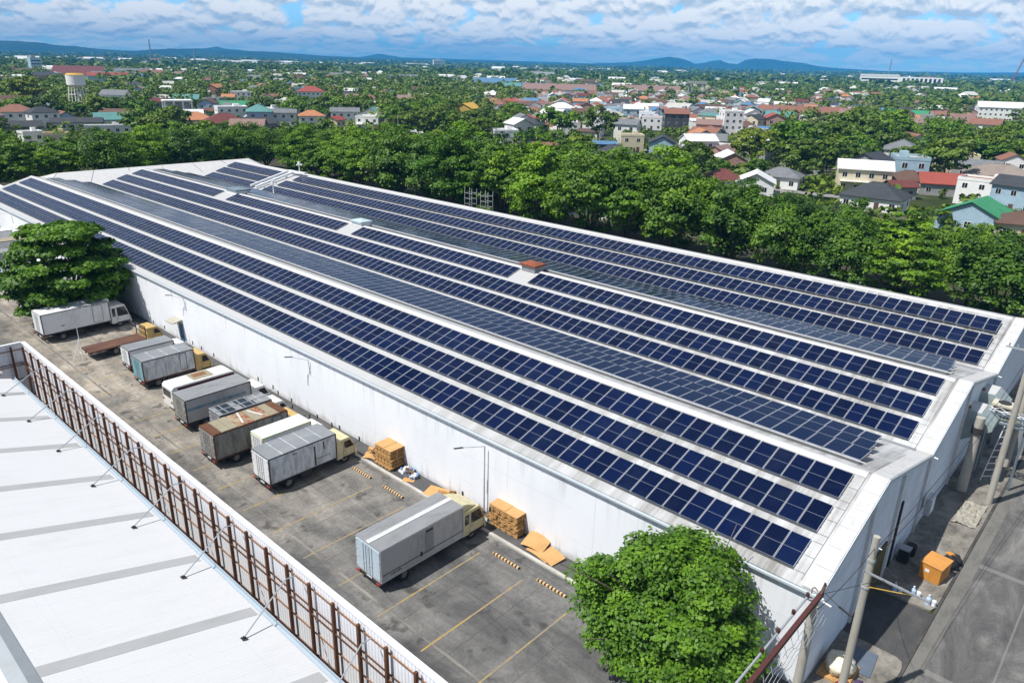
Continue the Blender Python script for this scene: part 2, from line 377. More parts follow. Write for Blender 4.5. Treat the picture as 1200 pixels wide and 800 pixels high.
# ------------------------------------------------------------ the warehouse
YW, ZE, ZR = 32.01, 6.215, 8.795
YR = [40.61, 59.48, 79.9]; YV = [32.01, 50.96, 70.4, 90.3]; XN, XF = -8.42, -155.6
SL = .30
random.seed(4)
def roof_mat(name, base, dirt):
    m = mat(name, base, .55, 0, .4); n = NB(m); p = n.pos(); x, y, z = n.sep(p)
    s1 = n.noise(n.vmul(p, (1.15,.10,.1)), 1.0, 4, .65, .2); s2 = n.noise(n.vmul(p, (.5,.5,.5)), .5, 6, .65)
    f = n.math('ADD', n.math('MULTIPLY', s1, .6), n.math('MULTIPLY', s2, .4))
    c = n.mix(n.math('MULTIPLY', n.ramp(f, (.40,(0,0,0)), (.60,(1,1,1))), .95), base, dirt)
    # only the strip near the gable is this grimy, the rest of the roof is brighter
    far = n.ramp(n.math('DIVIDE', n.math('ADD', x, 48), 36), (0,(0,0,0)), (1,(1,1,1)))
    c = n.mix(far, n.mix(.30, base, dirt), c)
    rib = n.math('SINE', n.math('MULTIPLY', x, 2*math.pi/.30))
    c = n.mix(n.math('MULTIPLY', n.line(x, .9, .05), .35), c, (.40,.40,.39))
    n.color(c); n.bump(rib, .35, .03); return m
RFM = roof_mat('painted roof sheet', (.53,.54,.55), (.22,.215,.20))
def wall_mat():
    m = mat('white wall', (.82,.83,.84), .75, 0, .3); n = NB(m); p = n.pos(); x, y, z = n.sep(p)
    a = n.noise(n.vmul(p, (.55,.55,.12)), .9, 6, .65, .3); b = n.noise(p, .35, 5, .6)
    c = n.mix(n.math('MULTIPLY', n.ramp(a, (.52,(0,0,0)), (.78,(1,1,1))), .40), (.80,.83,.87), (.62,.64,.67))
    c = n.mix(n.math('MULTIPLY', n.ramp(b, (.5,(0,0,0)), (.75,(1,1,1))), .3), c, (.68,.70,.73))
    drip = n.noise(n.vmul(p, (2.2,2.2,.10)), 1.0, 3, .6)
    up = n.ramp(n.math('DIVIDE', z, 6.2), (.05,(1,1,1)), (.25,(0,0,0)), (.62,(0,0,0)), (1,(.8,.8,.8)))
    c = n.mix(n.math('MULTIPLY', n.math('MULTIPLY', n.ramp(drip, (.52,(0,0,0)), (.7,(1,1,1))), up), .6), c, (.33,.32,.31))
    base = n.ramp(n.math('ADD', n.math('DIVIDE', z, 1.2), n.math('MULTIPLY', n.math('SUBTRACT', a, .5), 1.2)), (.12,(1,1,1)), (.5,(0,0,0)))
    c = n.mix(n.math('MULTIPLY', base, .5), c, (.30,.28,.25))
    ln = n.math('MAXIMUM', n.math('MULTIPLY', n.line(x, 7.3, .06), n.math('GREATER_THAN', b, .47)), n.math('MULTIPLY', n.line(z, 2.2, .035, .5), n.math('GREATER_THAN', b, .5)))
    c = n.mix(n.math('MULTIPLY', ln, .28), c, (.42,.43,.45))
    n.color(c); n.bump(b, .15, .05); return m
WM = wall_mat()
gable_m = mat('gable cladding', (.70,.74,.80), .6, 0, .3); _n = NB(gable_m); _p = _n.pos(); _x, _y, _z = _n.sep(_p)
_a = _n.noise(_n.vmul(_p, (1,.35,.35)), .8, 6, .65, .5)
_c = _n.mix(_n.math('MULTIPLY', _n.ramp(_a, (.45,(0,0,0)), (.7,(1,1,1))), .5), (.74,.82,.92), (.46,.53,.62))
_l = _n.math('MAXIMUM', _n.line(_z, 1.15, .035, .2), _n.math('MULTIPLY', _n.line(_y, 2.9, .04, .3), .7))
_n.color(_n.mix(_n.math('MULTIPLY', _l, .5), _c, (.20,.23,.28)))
cap_m = dirty('white cap flashing', (.55,.55,.545), (.36,.355,.34), .5, 0, .7, .7, (1,1,1), False)
blue_edge = dirty('blue grey gutter', (.58,.65,.70), (.70,.73,.76), .5, .2, .6, .5, (.2,1,1), False)

wh = thing('warehouse', 'long white warehouse with three parallel roof ridges covered in solar panels', 'warehouse', (-82,32,0))
wx, wy = 82, -32
prof = []
for i in range(3): prof += [(YV[i], ZE), (YR[i], ZR)]
prof += [(YV[3], ZE)]
rf = MB()
for a, b in zip(prof[:-1], prof[1:]):
    off = -.12 if a[0] == YV[0] else 0
    p0 = (a[0]+off, a[1]+off*SL); sl_ = (b[1]-a[1])/(b[0]-a[0]); th = .07
    rf.add([(XF+wx,p0[0]+wy,p0[1]),(XN-.02+wx,p0[0]+wy,p0[1]),(XN-.02+wx,b[0]+wy,b[1]),(XF+wx,b[0]+wy,b[1]),
            (XF+wx,p0[0]+wy,p0[1]-th),(XN-.02+wx,p0[0]+wy,p0[1]-th),(XN-.02+wx,b[0]+wy,b[1]-th),(XF+wx,b[0]+wy,b[1]-th)],
           [(0,1,2,3),(7,6,5,4),(0,4,5,1),(1,5,6,2),(2,6,7,3),(3,7,4,0)])
roof = rf.build('roof', RFM, wh)
# ridge caps and valley gutters
for yr in YR:
    c = MB(); y0 = yr+wy
    c.add([(XF+wx,y0-.42,ZR-.42*SL+.03),(XN-1+wx,y0-.42,ZR-.42*SL+.03),(XN-1+wx,y0,ZR+.05),(XF+wx,y0,ZR+.05),(XN-1+wx,y0+.45,ZR-.45*.25+.03),(XF+wx,y0+.45,ZR-.45*.25+.03)],
          [(0,1,2,3),(3,2,4,5)])
    c.build('ridge_cap', cap_m, roof)
for yv in YV[1:3]:
    MB().box(XF+wx,XN-.9+wx,yv+wy-.18,yv+wy+.18,ZE+.03,ZE+.075).build('valley_gutter', grey_metal, roof)
sm = MB()                      # roof sheet laps running from each panel row to the gable
for yv in YV[:3]:
    for dy in (.62, 2.72, 3.30, 5.42, 6.0, 8.2, 1.7, 4.4, 7.1):
        z = ZE+dy*SL+.012; sm.bar((-9.95+wx, yv+dy+wy, z), (-9.42+wx-(.0), yv+dy+wy, z), .022, .02)
    for dx in (-9.42,):
        for dy in np.arange(.2, 8.4, .4): sm.bar((dx+wx, yv+dy+wy, ZE+dy*SL+.012), (dx+wx, yv+dy+.4+wy, ZE+(dy+.4)*SL+.012), .03, .02)
sm.build('roof_lap', dirty('dark lap joint', (.16,.16,.16), (.38,.38,.38), .8, 0, .6, 1), roof)
# walls
MB().box(XF+wx,XN+wx,YW+wy,YW+wy+.2,0,ZE-.12).build('wall', WM, wh)
MB().box(XF+wx+.02,XN+wx-.02,90.0+wy,90.2+wy,0,ZE-.12).build('wall', WM, wh)
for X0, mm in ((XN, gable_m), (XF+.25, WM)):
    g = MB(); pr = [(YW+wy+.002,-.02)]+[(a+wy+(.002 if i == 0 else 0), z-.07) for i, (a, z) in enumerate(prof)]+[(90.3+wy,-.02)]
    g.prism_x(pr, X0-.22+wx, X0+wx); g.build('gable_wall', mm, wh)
# gable cap flashing following the roofline
cp = MB(); ed = MB()
for a, b in zip(prof[:-1], prof[1:]):
    sl_ = (b[1]-a[1])/(b[0]-a[0]); y0 = a[0]-(.14 if a[0] == YV[0] else 0); z0 = a[1]-(.14*SL if a[0] == YV[0] else 0)
    n = max(3, int((b[0]-y0)/1.25))
    for k in range(n):
        ya, yb = y0+(b[0]-y0)*k/n+.012, y0+(b[0]-y0)*(k+1)/n-.012
        za, zb = z0+(ya-y0)*sl_+.05, z0+(yb-y0)*sl_+.05; h = .08 if k % 2 else .074
        cp.add([(-9.22+wx,ya+wy,za),(-8.30+wx,ya+wy,za),(-8.30+wx,yb+wy,zb),(-9.22+wx,yb+wy,zb),(-9.22+wx,ya+wy,za+h),(-8.30+wx,ya+wy,za+h),(-8.30+wx,yb+wy,zb+h),(-9.22+wx,yb+wy,zb+h)],
               [(3,2,1,0),(4,5,6,7),(0,1,5,4),(1,2,6,5),(2,3,7,6),(3,0,4,7)])
    ed.bar((-8.27+wx, y0+wy, z0-.05), (-8.27+wx, b[0]+wy, b[1]-.05), .05, .26)
cp.build('gable_cap', cap_m, wh); ed.build('gable_edge_trim', blue_edge, wh)
# eaves gutter
gt = MB(); gt.box(XF+wx,-8.1+wx,31.74+wy,31.88+wy,5.98,6.10)
for k in range(26): gt.box(-8.6-k*5.9+wx,-8.52-k*5.9+wx,31.72+wy,31.90+wy,5.96,6.115)
gt.build('eaves_gutter', blue_edge, wh)
MB().tube((-8.1+wx,31.78+wy,5.98),(-7.7+wx,31.75+wy,5.94),.045).build('gutter_spout', white_metal, wh)
for yy, zt in ((38.9,8.1),(44.4,7.5),(51.1,6.0),(59.9,8.5),(70.5,6.0)):
    MB().box(-8.42+wx,-8.26+wx,yy-.10+wy,yy+.10+wy,.1,zt).build('downpipe', cap_m, wh)
for yy in (51.1, 70.5):
    MB().tube((-8.4+wx,yy+.1+wy,6.08),(-7.95+wx,yy+.05+wy,6.04),.05).build('gutter_spout', white_metal, wh)
MB().box(-8.42+wx,-8.3+wx,41.3+wy,43.9+wy,0,3.1).build('loading_door', dirty('olive door', (.10,.085,.03), (.03,.025,.015), .7, 0, .8, .8), wh)
MB().box(-8.42+wx,-8.32+wx,45.7+wy,46.0+wy,.2,5.0).build('door_slot', mat('dark slot', (.015,.015,.015), .8), wh)
# blue service door with its little canopy in the yard wall
d = MB(); d.box(-79.0+wx,-78.1+wx,31.93+wy,32.008+wy,.15,2.25); db = d.build('service_door', dirty('blue door', (.05,.16,.30), (.10,.12,.13), .5, 0, .5, 1), wh)
MB().box(-78.3+wx,-78.22+wx,31.88+wy,31.93+wy,1.1,1.25).build('door_handle', galv, db)
c = MB(); c.obox((-78.9+wx,31.4+wy,2.62),(.85,0,0),(0,.60,.10),(0,-.006,.04)); c.bar((-79.6+wx,32+wy,2.3),(-79.6+wx,30.95+wy,2.52),.04); c.bar((-78.2+wx,32+wy,2.3),(-78.2+wx,30.95+wy,2.52),.04)
c.build('door_canopy', dirty('canopy sheet', (.42,.40,.33), (.2,.17,.12), .7, 0, .7, 1), wh)
# exhaust hoods on the gable
hood_m = dirty('grey green hood', (.33,.40,.40), (.55,.60,.60), .5, .3, .7, .8, (1,1,1), False)
for yy in (61.6, 66.2):
    h = MB(); h.prism_x([(0,0),(1,1),(2,2)], 0, 1) if False else None
    y0, y1 = yy-1.15+wy, yy+1.15+wy; X = -8.42+wx
    outer = [(X,6.35),(X+1.0,6.35),(X+1.95,5.55),(X+1.95,5.15),(X,3.75)]
    vs = [(p[0],y0,p[1]) for p in outer]+[(p[0],y1,p[1]) for p in outer]; k = len(outer)
    h.add(vs, [tuple(range(k))[::-1], tuple(range(k,2*k))]+[(i,(i+1)%k,k+(i+1)%k,k+i) for i in range(k)])
    ho_ = h.build('exhaust_hood', hood_m, wh, bevel=.03)
    MB().box(X-.001,X+.2,y0+.25,y0+.6,6.34,6.52).build('hood_bracket', rust_orange, ho_)
    MB().box(X,X+1.0,y0+.1,y1-.1,6.352,6.375).build('hood_top', cap_m, ho_)

# solar panels ---------------------------------------------------
PW, PL, PITCH = 1.062, 2.12, 1.104
def cell_mat():
    m = mat('solar cells', (.006,.014,.055), .13, 0, .25); n = NB(m); p = n.pos(True); x, y, z = n.sep(p)
    oi = n.new('ShaderNodeObjectInfo').outputs['Random']
    b = n.mix(oi, (.0006,.0035,.024), (.0012,.007,.044))
    c = n.mix(n.math('MULTIPLY', n.line(x, .177, .022, 0.011), .5), b, (.008,.018,.055))
    c = n.mix(n.math('MULTIPLY', n.line(y, .0885*2, .008, .004), .3), c, (.015,.03,.07))
    c = n.mix(n.math('MULTIPLY', n.ramp(n.noise(n.pos(), .5, 4, .6), (.5,(0,0,0)), (.8,(1,1,1))), .12), c, (.06,.08,.10))
    n.color(c); n.put(n.b.inputs['Roughness'], n.math('ADD', .10, n.math('MULTIPLY', oi, .08))); return m
CM = cell_mat(); frm = mat('panel frame', (.50,.53,.58), .4, .3); frm2 = mat('panel bus bar', (.20,.23,.28), .4, .3)
pb = MB(); hw, hl = PW/2, PL/2
for a in ((-hw,-hw+.024,-hl,hl,0,.040),(hw-.024,hw,-hl,hl,0,.040),(-hw+.024,hw-.024,-hl,-hl+.022,2,.042),(-hw+.024,hw-.024,hl-.022,hl,2,.042),(-hw+.024,hw-.024,-.013,.013,2,.040)):
    pb.box(a[0],a[1],a[2],a[3],0,a[5],a[4])
pb.box(-hw+.024,hw-.024,-hl+.022,-.013,.01,.038,1); pb.box(-hw+.024,hw-.024,.013,hl-.022,.01,.038,1)
PME = pb.mesh('solar_panel', [frm, CM, frm2])
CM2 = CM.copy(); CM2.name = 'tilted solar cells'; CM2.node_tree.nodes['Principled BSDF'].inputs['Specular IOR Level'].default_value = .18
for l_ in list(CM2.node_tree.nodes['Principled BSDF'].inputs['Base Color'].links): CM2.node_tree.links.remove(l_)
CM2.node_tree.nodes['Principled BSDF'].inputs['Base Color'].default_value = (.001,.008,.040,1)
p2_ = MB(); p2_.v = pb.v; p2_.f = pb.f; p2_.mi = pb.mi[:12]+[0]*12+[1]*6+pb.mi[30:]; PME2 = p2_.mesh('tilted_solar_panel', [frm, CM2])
rail_shade_m = mat('rail and gap shade', (.16,.17,.18), .5, .5)
def panel_row(label, x0, x1, yv, zv, slope, dy0, tilt=None, lift=0.):
    """panels from x0 (road end) back to x1 on a slope that starts at (yv, zv); dy0 = lower or upper edge of the row"""
    c = math.cos(math.atan(slope)); ym = yv+dy0+PL*c/2; zm = zv+(ym-yv)*slope+.10+lift
    nn = int((x0-x1)/PITCH); t = thing('solar_panel_row', label, 'solar panels', (x0, ym, zm), group='rows of solar panels on the warehouse roof')
    rx = math.atan(slope if tilt is None else tilt); rest = MB()
    for k in range(nn):
        if k < 100:
            o = link('solar_panel', PME if tilt is None else PME2, t, loc=(-(k+.5)*PITCH, 0, 0)); o.rotation_euler.x = rx+random.gauss(0,.005); o.rotation_euler.y = random.gauss(0,.005)
        else:
            X = -(k+.5)*PITCH; ca, sa = math.cos(rx), math.sin(rx)
            rest.add([(v[0]+X, v[1]*ca-v[2]*sa, v[1]*sa+v[2]*ca) for v in pb.v], pb.f, 0)
            rest.mi[-len(pb.f):] = pb.mi
    if nn > 100:
        o = rest.build('solar_panel', [frm, CM, frm2] if tilt is None else [frm, CM2, frm], t); o['kind'] = 'stuff'
    rl = MB()
    for u in (-.62, .62):
        y_ = u*math.cos(rx); z_ = u*math.sin(rx)-.045
        rl.bar((.03,y_,z_), (-nn*PITCH-.05,y_,z_), .04, .05)
    for k in range(0, nn, 2): 
        for u in (-.62,.62): rl.box(-k*PITCH-.05,-k*PITCH+.0,u*math.cos(rx)-.02,u*math.cos(rx)+.02,u*math.sin(rx)-.13,u*math.sin(rx)-.05)
    rl.bar((.0,-hl*math.cos(rx)-.04,-hl*math.sin(rx)-.05-lift*.5),(-nn*PITCH,-hl*math.cos(rx)-.04,-hl*math.sin(rx)-.05-lift*.5),.05,.05+lift)  # dark bar below the near edge stands in for shade under the row
    rl.build('rail_and_gap_shade', rail_shade_m, t)
    if tilt is not None:
        MB().bar((.35,-hl*math.cos(rx)-.07,-hl*math.sin(rx)-.02),(-nn*PITCH,-hl*math.cos(rx)-.07,-hl*math.sin(rx)-.02),.05,.06).build('edge_rail', cap_m, t)
XE = -153.6
sn = ['first roof, the one beside the truck yard', 'middle roof', 'third roof, the one beside the trees']
for b in range(3):
    for k, w in enumerate(('lowest', 'middle', 'top')):
        yv = YV[b]; dy = (.62, 3.28, 5.98)[k]+(.08 if b == 1 else 0)+(0 if b < 2 else -.0)
        if b == 1 and k == 2:
            for (a, c_, extra) in ((-10.0,-49.9,'nearest the road'),(-52.6,-82.0,'between the red roof vent and the next gap'),(-84.6,-116.0,'between the two far gaps'),(-119.6,XE,'at the far end')):
                panel_row('top solar row, middle roof, section '+extra, a, c_, yv, ZE, SL, dy)
        elif b == 2:
            panel_row('%s solar row on the third roof, section in front of the pipe bridge' % w, -9.95, -127.2+(-1.2)*(2-k), yv, ZE, SL, dy)
            panel_row('%s solar row on the third roof, short section behind the pipe bridge' % w, -131.6-.8*(2-k), XE+1, yv, ZE, SL, dy)
        else:
            panel_row('%s row of dark blue solar panels on the %s' % (w, sn[b].split(',')[0] + (' beside the truck yard' if b == 0 else '')), -10.0, XE, yv, ZE, SL, dy)
for b, nm in ((0, 'first'), (1, 'second')):
    so_ = -(ZR-ZE)/(YV[b+1]-YR[b])
    for k, w in enumerate(('upper', 'middle', 'lower')):
        panel_row('%s solar row on the slope falling away behind the %s ridge' % (w, nm), -10.3-.4*k, XE+1, YR[b], ZR, so_, 1.3+2.62*k, -.08, .34)
# roof furniture: box vent with rust-red lid, pale box vent, dark vent, pipe bridge, small masts
def box_vent(x, y, z, w, d, h, lid, body, label):
    t = thing('roof_vent', label, 'roof vent', (x,y,z))
    MB().box(-w/2,w/2,-d/2,d/2,-.45,h).build('vent_body', body, t)
    l = MB(); e = .18
    l.add([(-w/2-e,-d/2-e,h-.12),(w/2+e,-d/2-e,h-.12),(w/2+e,d/2+e,h-.12),(-w/2-e,d/2+e,h-.12),(-w/2-e,-d/2-e,h+.06),(w/2+e,-d/2-e,h+.06),(w/2+e,d/2+e,h+.06),(-w/2-e,d/2+e,h+.06),(-w*.2,0,h+.28),(w*.2,0,h+.28)],
          [(3,2,1,0),(0,1,5,4),(1,2,6,5),(2,3,7,6),(3,0,4,7),(4,5,9,8),(6,7,8,9),(5,6,9),(7,4,8)])
    for k in range(7): l.bar((-w/2-e+(w+2*e)*k/6,-d/2-e,h-.03),(-w/2-e+(w+2*e)*k/6,d/2+e,h-.03),.05,.2)
    l.build('vent_lid', lid, t); return t
box_vent(-51.3, 59.6, ZR, 1.9, 1.5, .62, dirty('rust red lid', (.27,.08,.04), (.12,.04,.02), .8, 0, .8, 1), grey_metal, 'square roof vent with rust red lid on the middle ridge')
box_vent(-83.0, 60.0, ZR, 2.2, 1.6, .45, dirty('pale blue lid', (.45,.56,.60), (.25,.30,.32), .5, 0, .5, 1), white_metal, 'low pale blue box vent on the middle ridge behind the red one')
box_vent(-117.2, 60.2, ZR, 3.4, 2.4, .5, dirty('slate lid', (.14,.20,.24), (.25,.30,.32), .5, 0, .5, 1), white_metal, 'wide slate grey roof vent near the far end of the middle ridge')
# white pipe bridge crossing the third roof
t = thing('pipe_bridge', 'white duct crossing the third roof between solar rows near its far end', 'duct', (-130, 72, 6.6))
b = MB()
for (x_, w_) in ((0, .55), (-1.9, .4)):
    b.bar((x_-1.2,-1.0,.2),(x_+.2,6.6,2.55),w_,.35); b.bar((x_+.2,6.6,2.55),(x_+3.6,7.0,2.55),w_,.35)
b.build('duct', white_metal, t)
p = MB()
for yy in (0, 2.5, 5): p.box(-.2,.2,yy-.1,yy+.1,-.3,yy*.3+.3)
p.build('duct_support', galv, t)
for (x_, y_, lb) in ((-128.8, 79.2, 'white whirling mast head on the third ridge beside the duct'), (-124.6, 70.9, 'small white mast in the valley before the third roof')):
    t = thing('roof_mast', lb, 'mast', (x_, y_, ZR-.2 if y_ > 75 else ZE))
    MB().tube((0,0,0),(0,0,1.9),.13,.08).build('pole', white_metal, t)
    h = MB(); h.bar((-.9,0,1.8),(.9,.1,2.1),.16,.22); h.bar((0,-.5,1.95),(.1,.6,1.9),.14,.2); h.box(-.2,.2,-.2,.2,1.9,2.5); h.build('mast_head', white_metal, t)
# street lamps fixed on the yard wall
def wall_lamp(x, zt, ln, dx, label, post=False):
    t = thing('wall_lamp', label, 'lamp', (x, 31.85, 0))
    m = MB()
    if post: m.tube((0,-.1,.13),(0,-.1,zt),.055,.045,8)
    else: m.tube((0,.1,zt-1.4),(0,.0,zt),.035,.03,8); m.bar((0,.15,zt-1.3),(0,0,zt-1.3),.05)
    m.build('post' if post else 'bracket', galv, t)
    a = MB().tube((0,-.1,zt),(dx,-ln,zt+.25),.028,.022,8).build('arm', galv, t)
    h = MB(); h.obox((dx*1.08,-ln*1.08,zt+.25),(dx*.18-.0,-.30,.02),(.07,0,0),(0,0,.035)); h.build('lamp_head', darkm, t, bevel=.015)
wall_lamp(-31.1, 5.5, 1.7, -.7, 'tall lamp post against the white wall behind the cardboard stack', True)
wall_lamp(-52.8, 5.5, 1.1, -1.0, 'small wall lamp above the box trucks, right of the blue door')
wall_lamp(-76.6, 5.6, .9, -1.2, 'small wall lamp above the blue service door')
wall_lamp(-137, 5.6, 1.4, -2.2, 'wall lamp at the far end of the white wall')

# ------------------------------------------------------------ the white shed roof behind the warehouse
t = thing('far_shed', 'white roofed shed joining the far end of the warehouse', 'shed', (-160, 62, 0))
m = MB(); ys = [44.6-62, 49-62, 80-62, 84.5-62]
m.add([(4.3,-20,6.1),(-3,-15.2,7.95),(-3,25.2,7.85),(4.3,27,6.0),(-14,-17,5.6),(-14,27,5.6)], [(0,3,2,1),(1,2,5,4),(0,1,4),(3,5,2)])
m.build('roof', cap_m, t)
m = MB(); m.prism_z([(4.0,-17.4),(4.0,26.0),(-13.5,26),(-13.5,-16.4)], 0, 5.5); m.build('wall', WM, t)
for k in range(7):
    m = MB(); f = k/6; m.bar((4.25,-19.5+46*f,6.12),(-3,-15+40*f,7.95),.10,.04); m.build('roof_seam', grey_metal, t)
t = thing('side_shed', 'low white roofed shed at the left behind the warehouse', 'shed', (-176, 30, 0))
m = MB(); m.obox((0,0,5.0),(9,0,0),(0,9,.5),(0,0,.06)); m.build('roof', white_metal, t); MB().box(-8.4,8.4,-8.4,8.4,0,4.3).build('wall', grey_metal, t)

# ------------------------------------------------------------ corrugated boundary fence
def corr(m, x0, x1, y, z0, z1, amp=.035, p=.24, along='x', mi=0):
    n = int((x1-x0)/(p/4)); vs = []; pat = (0, 0, 1, 1)
    for i in range(n+1):
        u = x0+(x1-x0)*i/n; v = y+amp*pat[i % 4]
        for z in (z0, z1): vs.append((u, v, z) if along == 'x' else (v, u, z))
    m.add(vs, [(2*i, 2*i+2, 2*i+3, 2*i+1) for i in range(n)], mi)
fence_m = dirty('corrugated fence sheet', (.82,.84,.88), (.58,.54,.52), .5, 0, .35, .5, (1,1,.3))
def fence(label, origin, length, along):
    t = thing('corrugated_fence', label, 'fence', origin)
    def P(u, v, z): return (u, v, z) if along == 'x' else (-v, -u, z)
    m = MB(); corr(m, 0, length, .03, .1, 5.72); m.v = [P(*v) for v in m.v]; m.build('sheet', fence_m, t)
    c = MB(); a = [P(0,-.06,5.74), P(length,-.06,5.74), P(length,.26,5.71), P(0,.26,5.71)]
    c.add(a+[(v[0],v[1],v[2]-.10) for v in a], [(0,1,2,3),(7,6,5,4),(0,4,5,1),(1,5,6,2),(2,6,7,3),(3,7,4,0)]); c.build('top_cap', fence_m, t)
    for z in (5.1, 3.85, 2.35, .9):
        r = MB(); r.bar(P(0,-.04,z), P(length,-.04,z), .05, .07)
        if z == 3.85: r.bar(P(0,-.28,z-.12), P(length,-.20,z-.10), .05, .07)
        r.build('rail', rust_orange if z in (5.1, 2.35) else rust, t)
    r = MB(); r.bar(P(0,-.22,.22), P(length,-.22,.22), .5, .2)
    r.build('base_kerb', dirty('stained base', (.20,.13,.07), (.06,.05,.04), .9, 0, .8, 1, (1,1,1), False), t)
    n = int(length/2.05)
    for k in range(n+1):
        u = k*2.05+.9
        if u > length: break
        pz = MB(); pz.bar(P(u,-.2,0), P(u,-.2,5.55), .15, .16)
        po = pz.build('post', rust, t)
        kb_ = MB(); kb_.bar(P(u-.55,-.34,.40), P(u+.05,-.34,.95), .05, .06); kb_.bar(P(u,-.30,.35), P(u-.9,-.34,.38), .05, .08); kb_.build('foot_bracket', rust_orange, po)
    return t, P
fn, FP = fence('tall corrugated fence with rusty posts between white roof and truck yard', (-73.4, 15.75, 0), 66.5, 'x')
for k in range(9):
    xt = -66.0+6.25*k+73.4; xf = xt+2.3-.1*k
    r = MB(); a = Vector((xt,-.28,5.45)); b = Vector((xf,-4.05,5.06)); e = Vector((xt+.35*(xf-xt)/2.3,-.95,5.75))
    r.path([a, e, b], .035, 8); br = r.build('brace_rod', galv, fn)
    f = MB(); f.box(xf-.16,xf+.16,-4.21,-3.92,4.80+.14,4.88+.14); f.tube((xf,-4.05,4.9),(xf,-4.05,5.12),.05); f.build('rod_foot', darkm, br)
fence('corrugated return fence closing the far end behind the white roof', (-73.4, 15.7, 0), 26, 'y')

# near white roof on the left
t = thing('near_warehouse', 'white sheet roof with grey skylight strips at the lower left', 'warehouse', (-40, 4, 0))
def nm():
    m = mat('near white roof sheet', (.76,.78,.80), .5, 0, .4); n = NB(m); p = n.pos(); x, y, z = n.sep(p)
    a = n.noise(n.vmul(p, (1,.25,1)), .8, 6, .65); s = n.noise(p, 5, 4, .6)
    c = n.mix(n.math('MULTIPLY', n.ramp(a, (.5,(0,0,0)), (.75,(1,1,1))), .3), (.63,.635,.64), (.50,.50,.49))
    c = n.mix(n.math('MULTIPLY', n.ramp(s, (.66,(0,0,0)), (.74,(1,1,1))), .35), c, (.45,.42,.36))
    c = n.mix(n.math('MULTIPLY', n.line(x, .98, .05), .25), c, (.5,.55,.6))
    c = n.mix(n.math('MULTIPLY', n.line(y, 6.1, .035, .6), .12), c, (.33,.35,.37))
    scr = n.math('MULTIPLY', n.line(y, 1.52, .05, .2), n.line(x, .40, .05))
    c = n.mix(n.math('MULTIPLY', scr, .25), c, (.25,.24,.22))
    rib = n.math('POWER', n.math('ABSOLUTE', n.math('SINE', n.math('MULTIPLY', x, math.pi/.20))), 6.)
    n.color(c); n.bump(rib, .3, .03); return m
NRM = nm(); ex, wx2 = -68.2+40, -8+40
yr_, zr_, ye_, ze_ = 3.75-4, 7.26, 13.35-4, 4.52; s_ = (ze_-zr_)/(ye_-yr_)
m = MB()
def slab(m, x0, x1, ya, za, yb, zb, th=.06, mi=0):
    m.add([(x0,ya,za),(x1,ya,za),(x1,yb,zb),(x0,yb,zb),(x0,ya,za-th),(x1,ya,za-th),(x1,yb,zb-th),(x0,yb,zb-th)], [(0,1,2,3),(7,6,5,4),(0,4,5,1),(1,5,6,2),(2,6,7,3),(3,7,4,0)], mi)
slab(m, ex, wx2, yr_, zr_, ye_, ze_); slab(m, ex, wx2, -10-4, 3.3, yr_-.001, zr_)
nr = m.build('roof', NRM, t)
skm = dirty('grey skylight sheet', (.40,.405,.405), (.31,.31,.305), .5, 0, .7, .5, (1,.3,1), False)
for k in range(9):
    x = -22.7-5.92*k+40; slab(q := MB(), x-.36, x+.36, yr_+.3, zr_+.3*s_+.012, ye_-.15, ze_-.15*s_+.012, .01); q.build('skylight_strip', skm, t)
c = MB(); slab(c, ex, wx2, yr_-.5, zr_-.10, yr_, zr_+.10, .03); slab(c, ex, wx2, yr_, zr_+.10, yr_+.42, zr_+.42*s_+.04, .03); c.build('ridge_cap', dirty('grey ridge cap', (.33,.36,.38), (.2,.2,.2), .5, .2, .5, .6), t)
c = MB().path([(5.5,yr_-.5,zr_+.03),(5.6,yr_-.2,zr_+.12),(5.75,yr_+.1,zr_+.15),(5.8,yr_+.46,zr_-.02)], .03); c.build('cable', black, t)
g = MB(); g.box(ex,wx2,ye_+.02,ye_+.26,ze_-.16,ze_-.13); g.box(ex,wx2,ye_+.24,ye_+.28,ze_-.16,ze_+.06); g.box(ex,wx2,ye_-.02,ye_+.02,ze_-.16,ze_-.075)
g.build('eaves_gutter', dirty('pale gutter', (.42,.49,.55), (.25,.30,.34), .5, .2, .4, .5, (.3,1,1), False), t)
MB().box(ex+.3,wx2-.3,-9.8-4,ye_-.3,0,3.25).build('wall', grey_metal, t)
MB().box(ex-.06,ex+.10,-9.8-4,ye_+.02,2.8,3.2) 
# ------------------------------------------------------------ trucks
def cabm(name, c): return dirty(name, c, tuple(v*.45 for v in c), .4, 0, .5, 1.3, (1,1,1))
CREAM = cabm('cream cab paint', (.60,.54,.33)); YEL = cabm('yellow cab paint', (.52,.36,.13)); WHT = cabm('white cab paint', (.75,.75,.72))
alu = dirty('weathered aluminium', (.34,.35,.355), (.17,.165,.16), .45, .35, .8, .5, (1,.5,1))
alu_side = dirty('dull aluminium side', (.46,.465,.47), (.25,.24,.225), .5, .3, .8, .6, (1,1,.4))
white_box = dirty('white box panel', (.74,.75,.76), (.38,.36,.33), .5, 0, .55, .6, (1,1,.4))
dirty_white = dirty('grimy white panel', (.66,.69,.72), (.20,.195,.19), .6, 0, .7, .8, (1,1,.35), lo=.42, hi=.62)
grimy_grey = dirty('grimy grey panel', (.33,.32,.29), (.10,.085,.07), .7, .1, .9, .9, (1,1,.22), lo=.40, hi=.66)
grey_top = dirty('grey box top', (.25,.265,.28), (.37,.38,.39), .5, .2, .7, .5, (1,.4,1))
pale_blue = dirty('pale blue door', (.50,.60,.68), (.30,.32,.33), .45, 0, .5, 1, (1,1,.4))
cyan_door = dirty('faded cyan door', (.16,.36,.42), (.12,.14,.14), .5, 0, .7, 1, (1,1,.3))
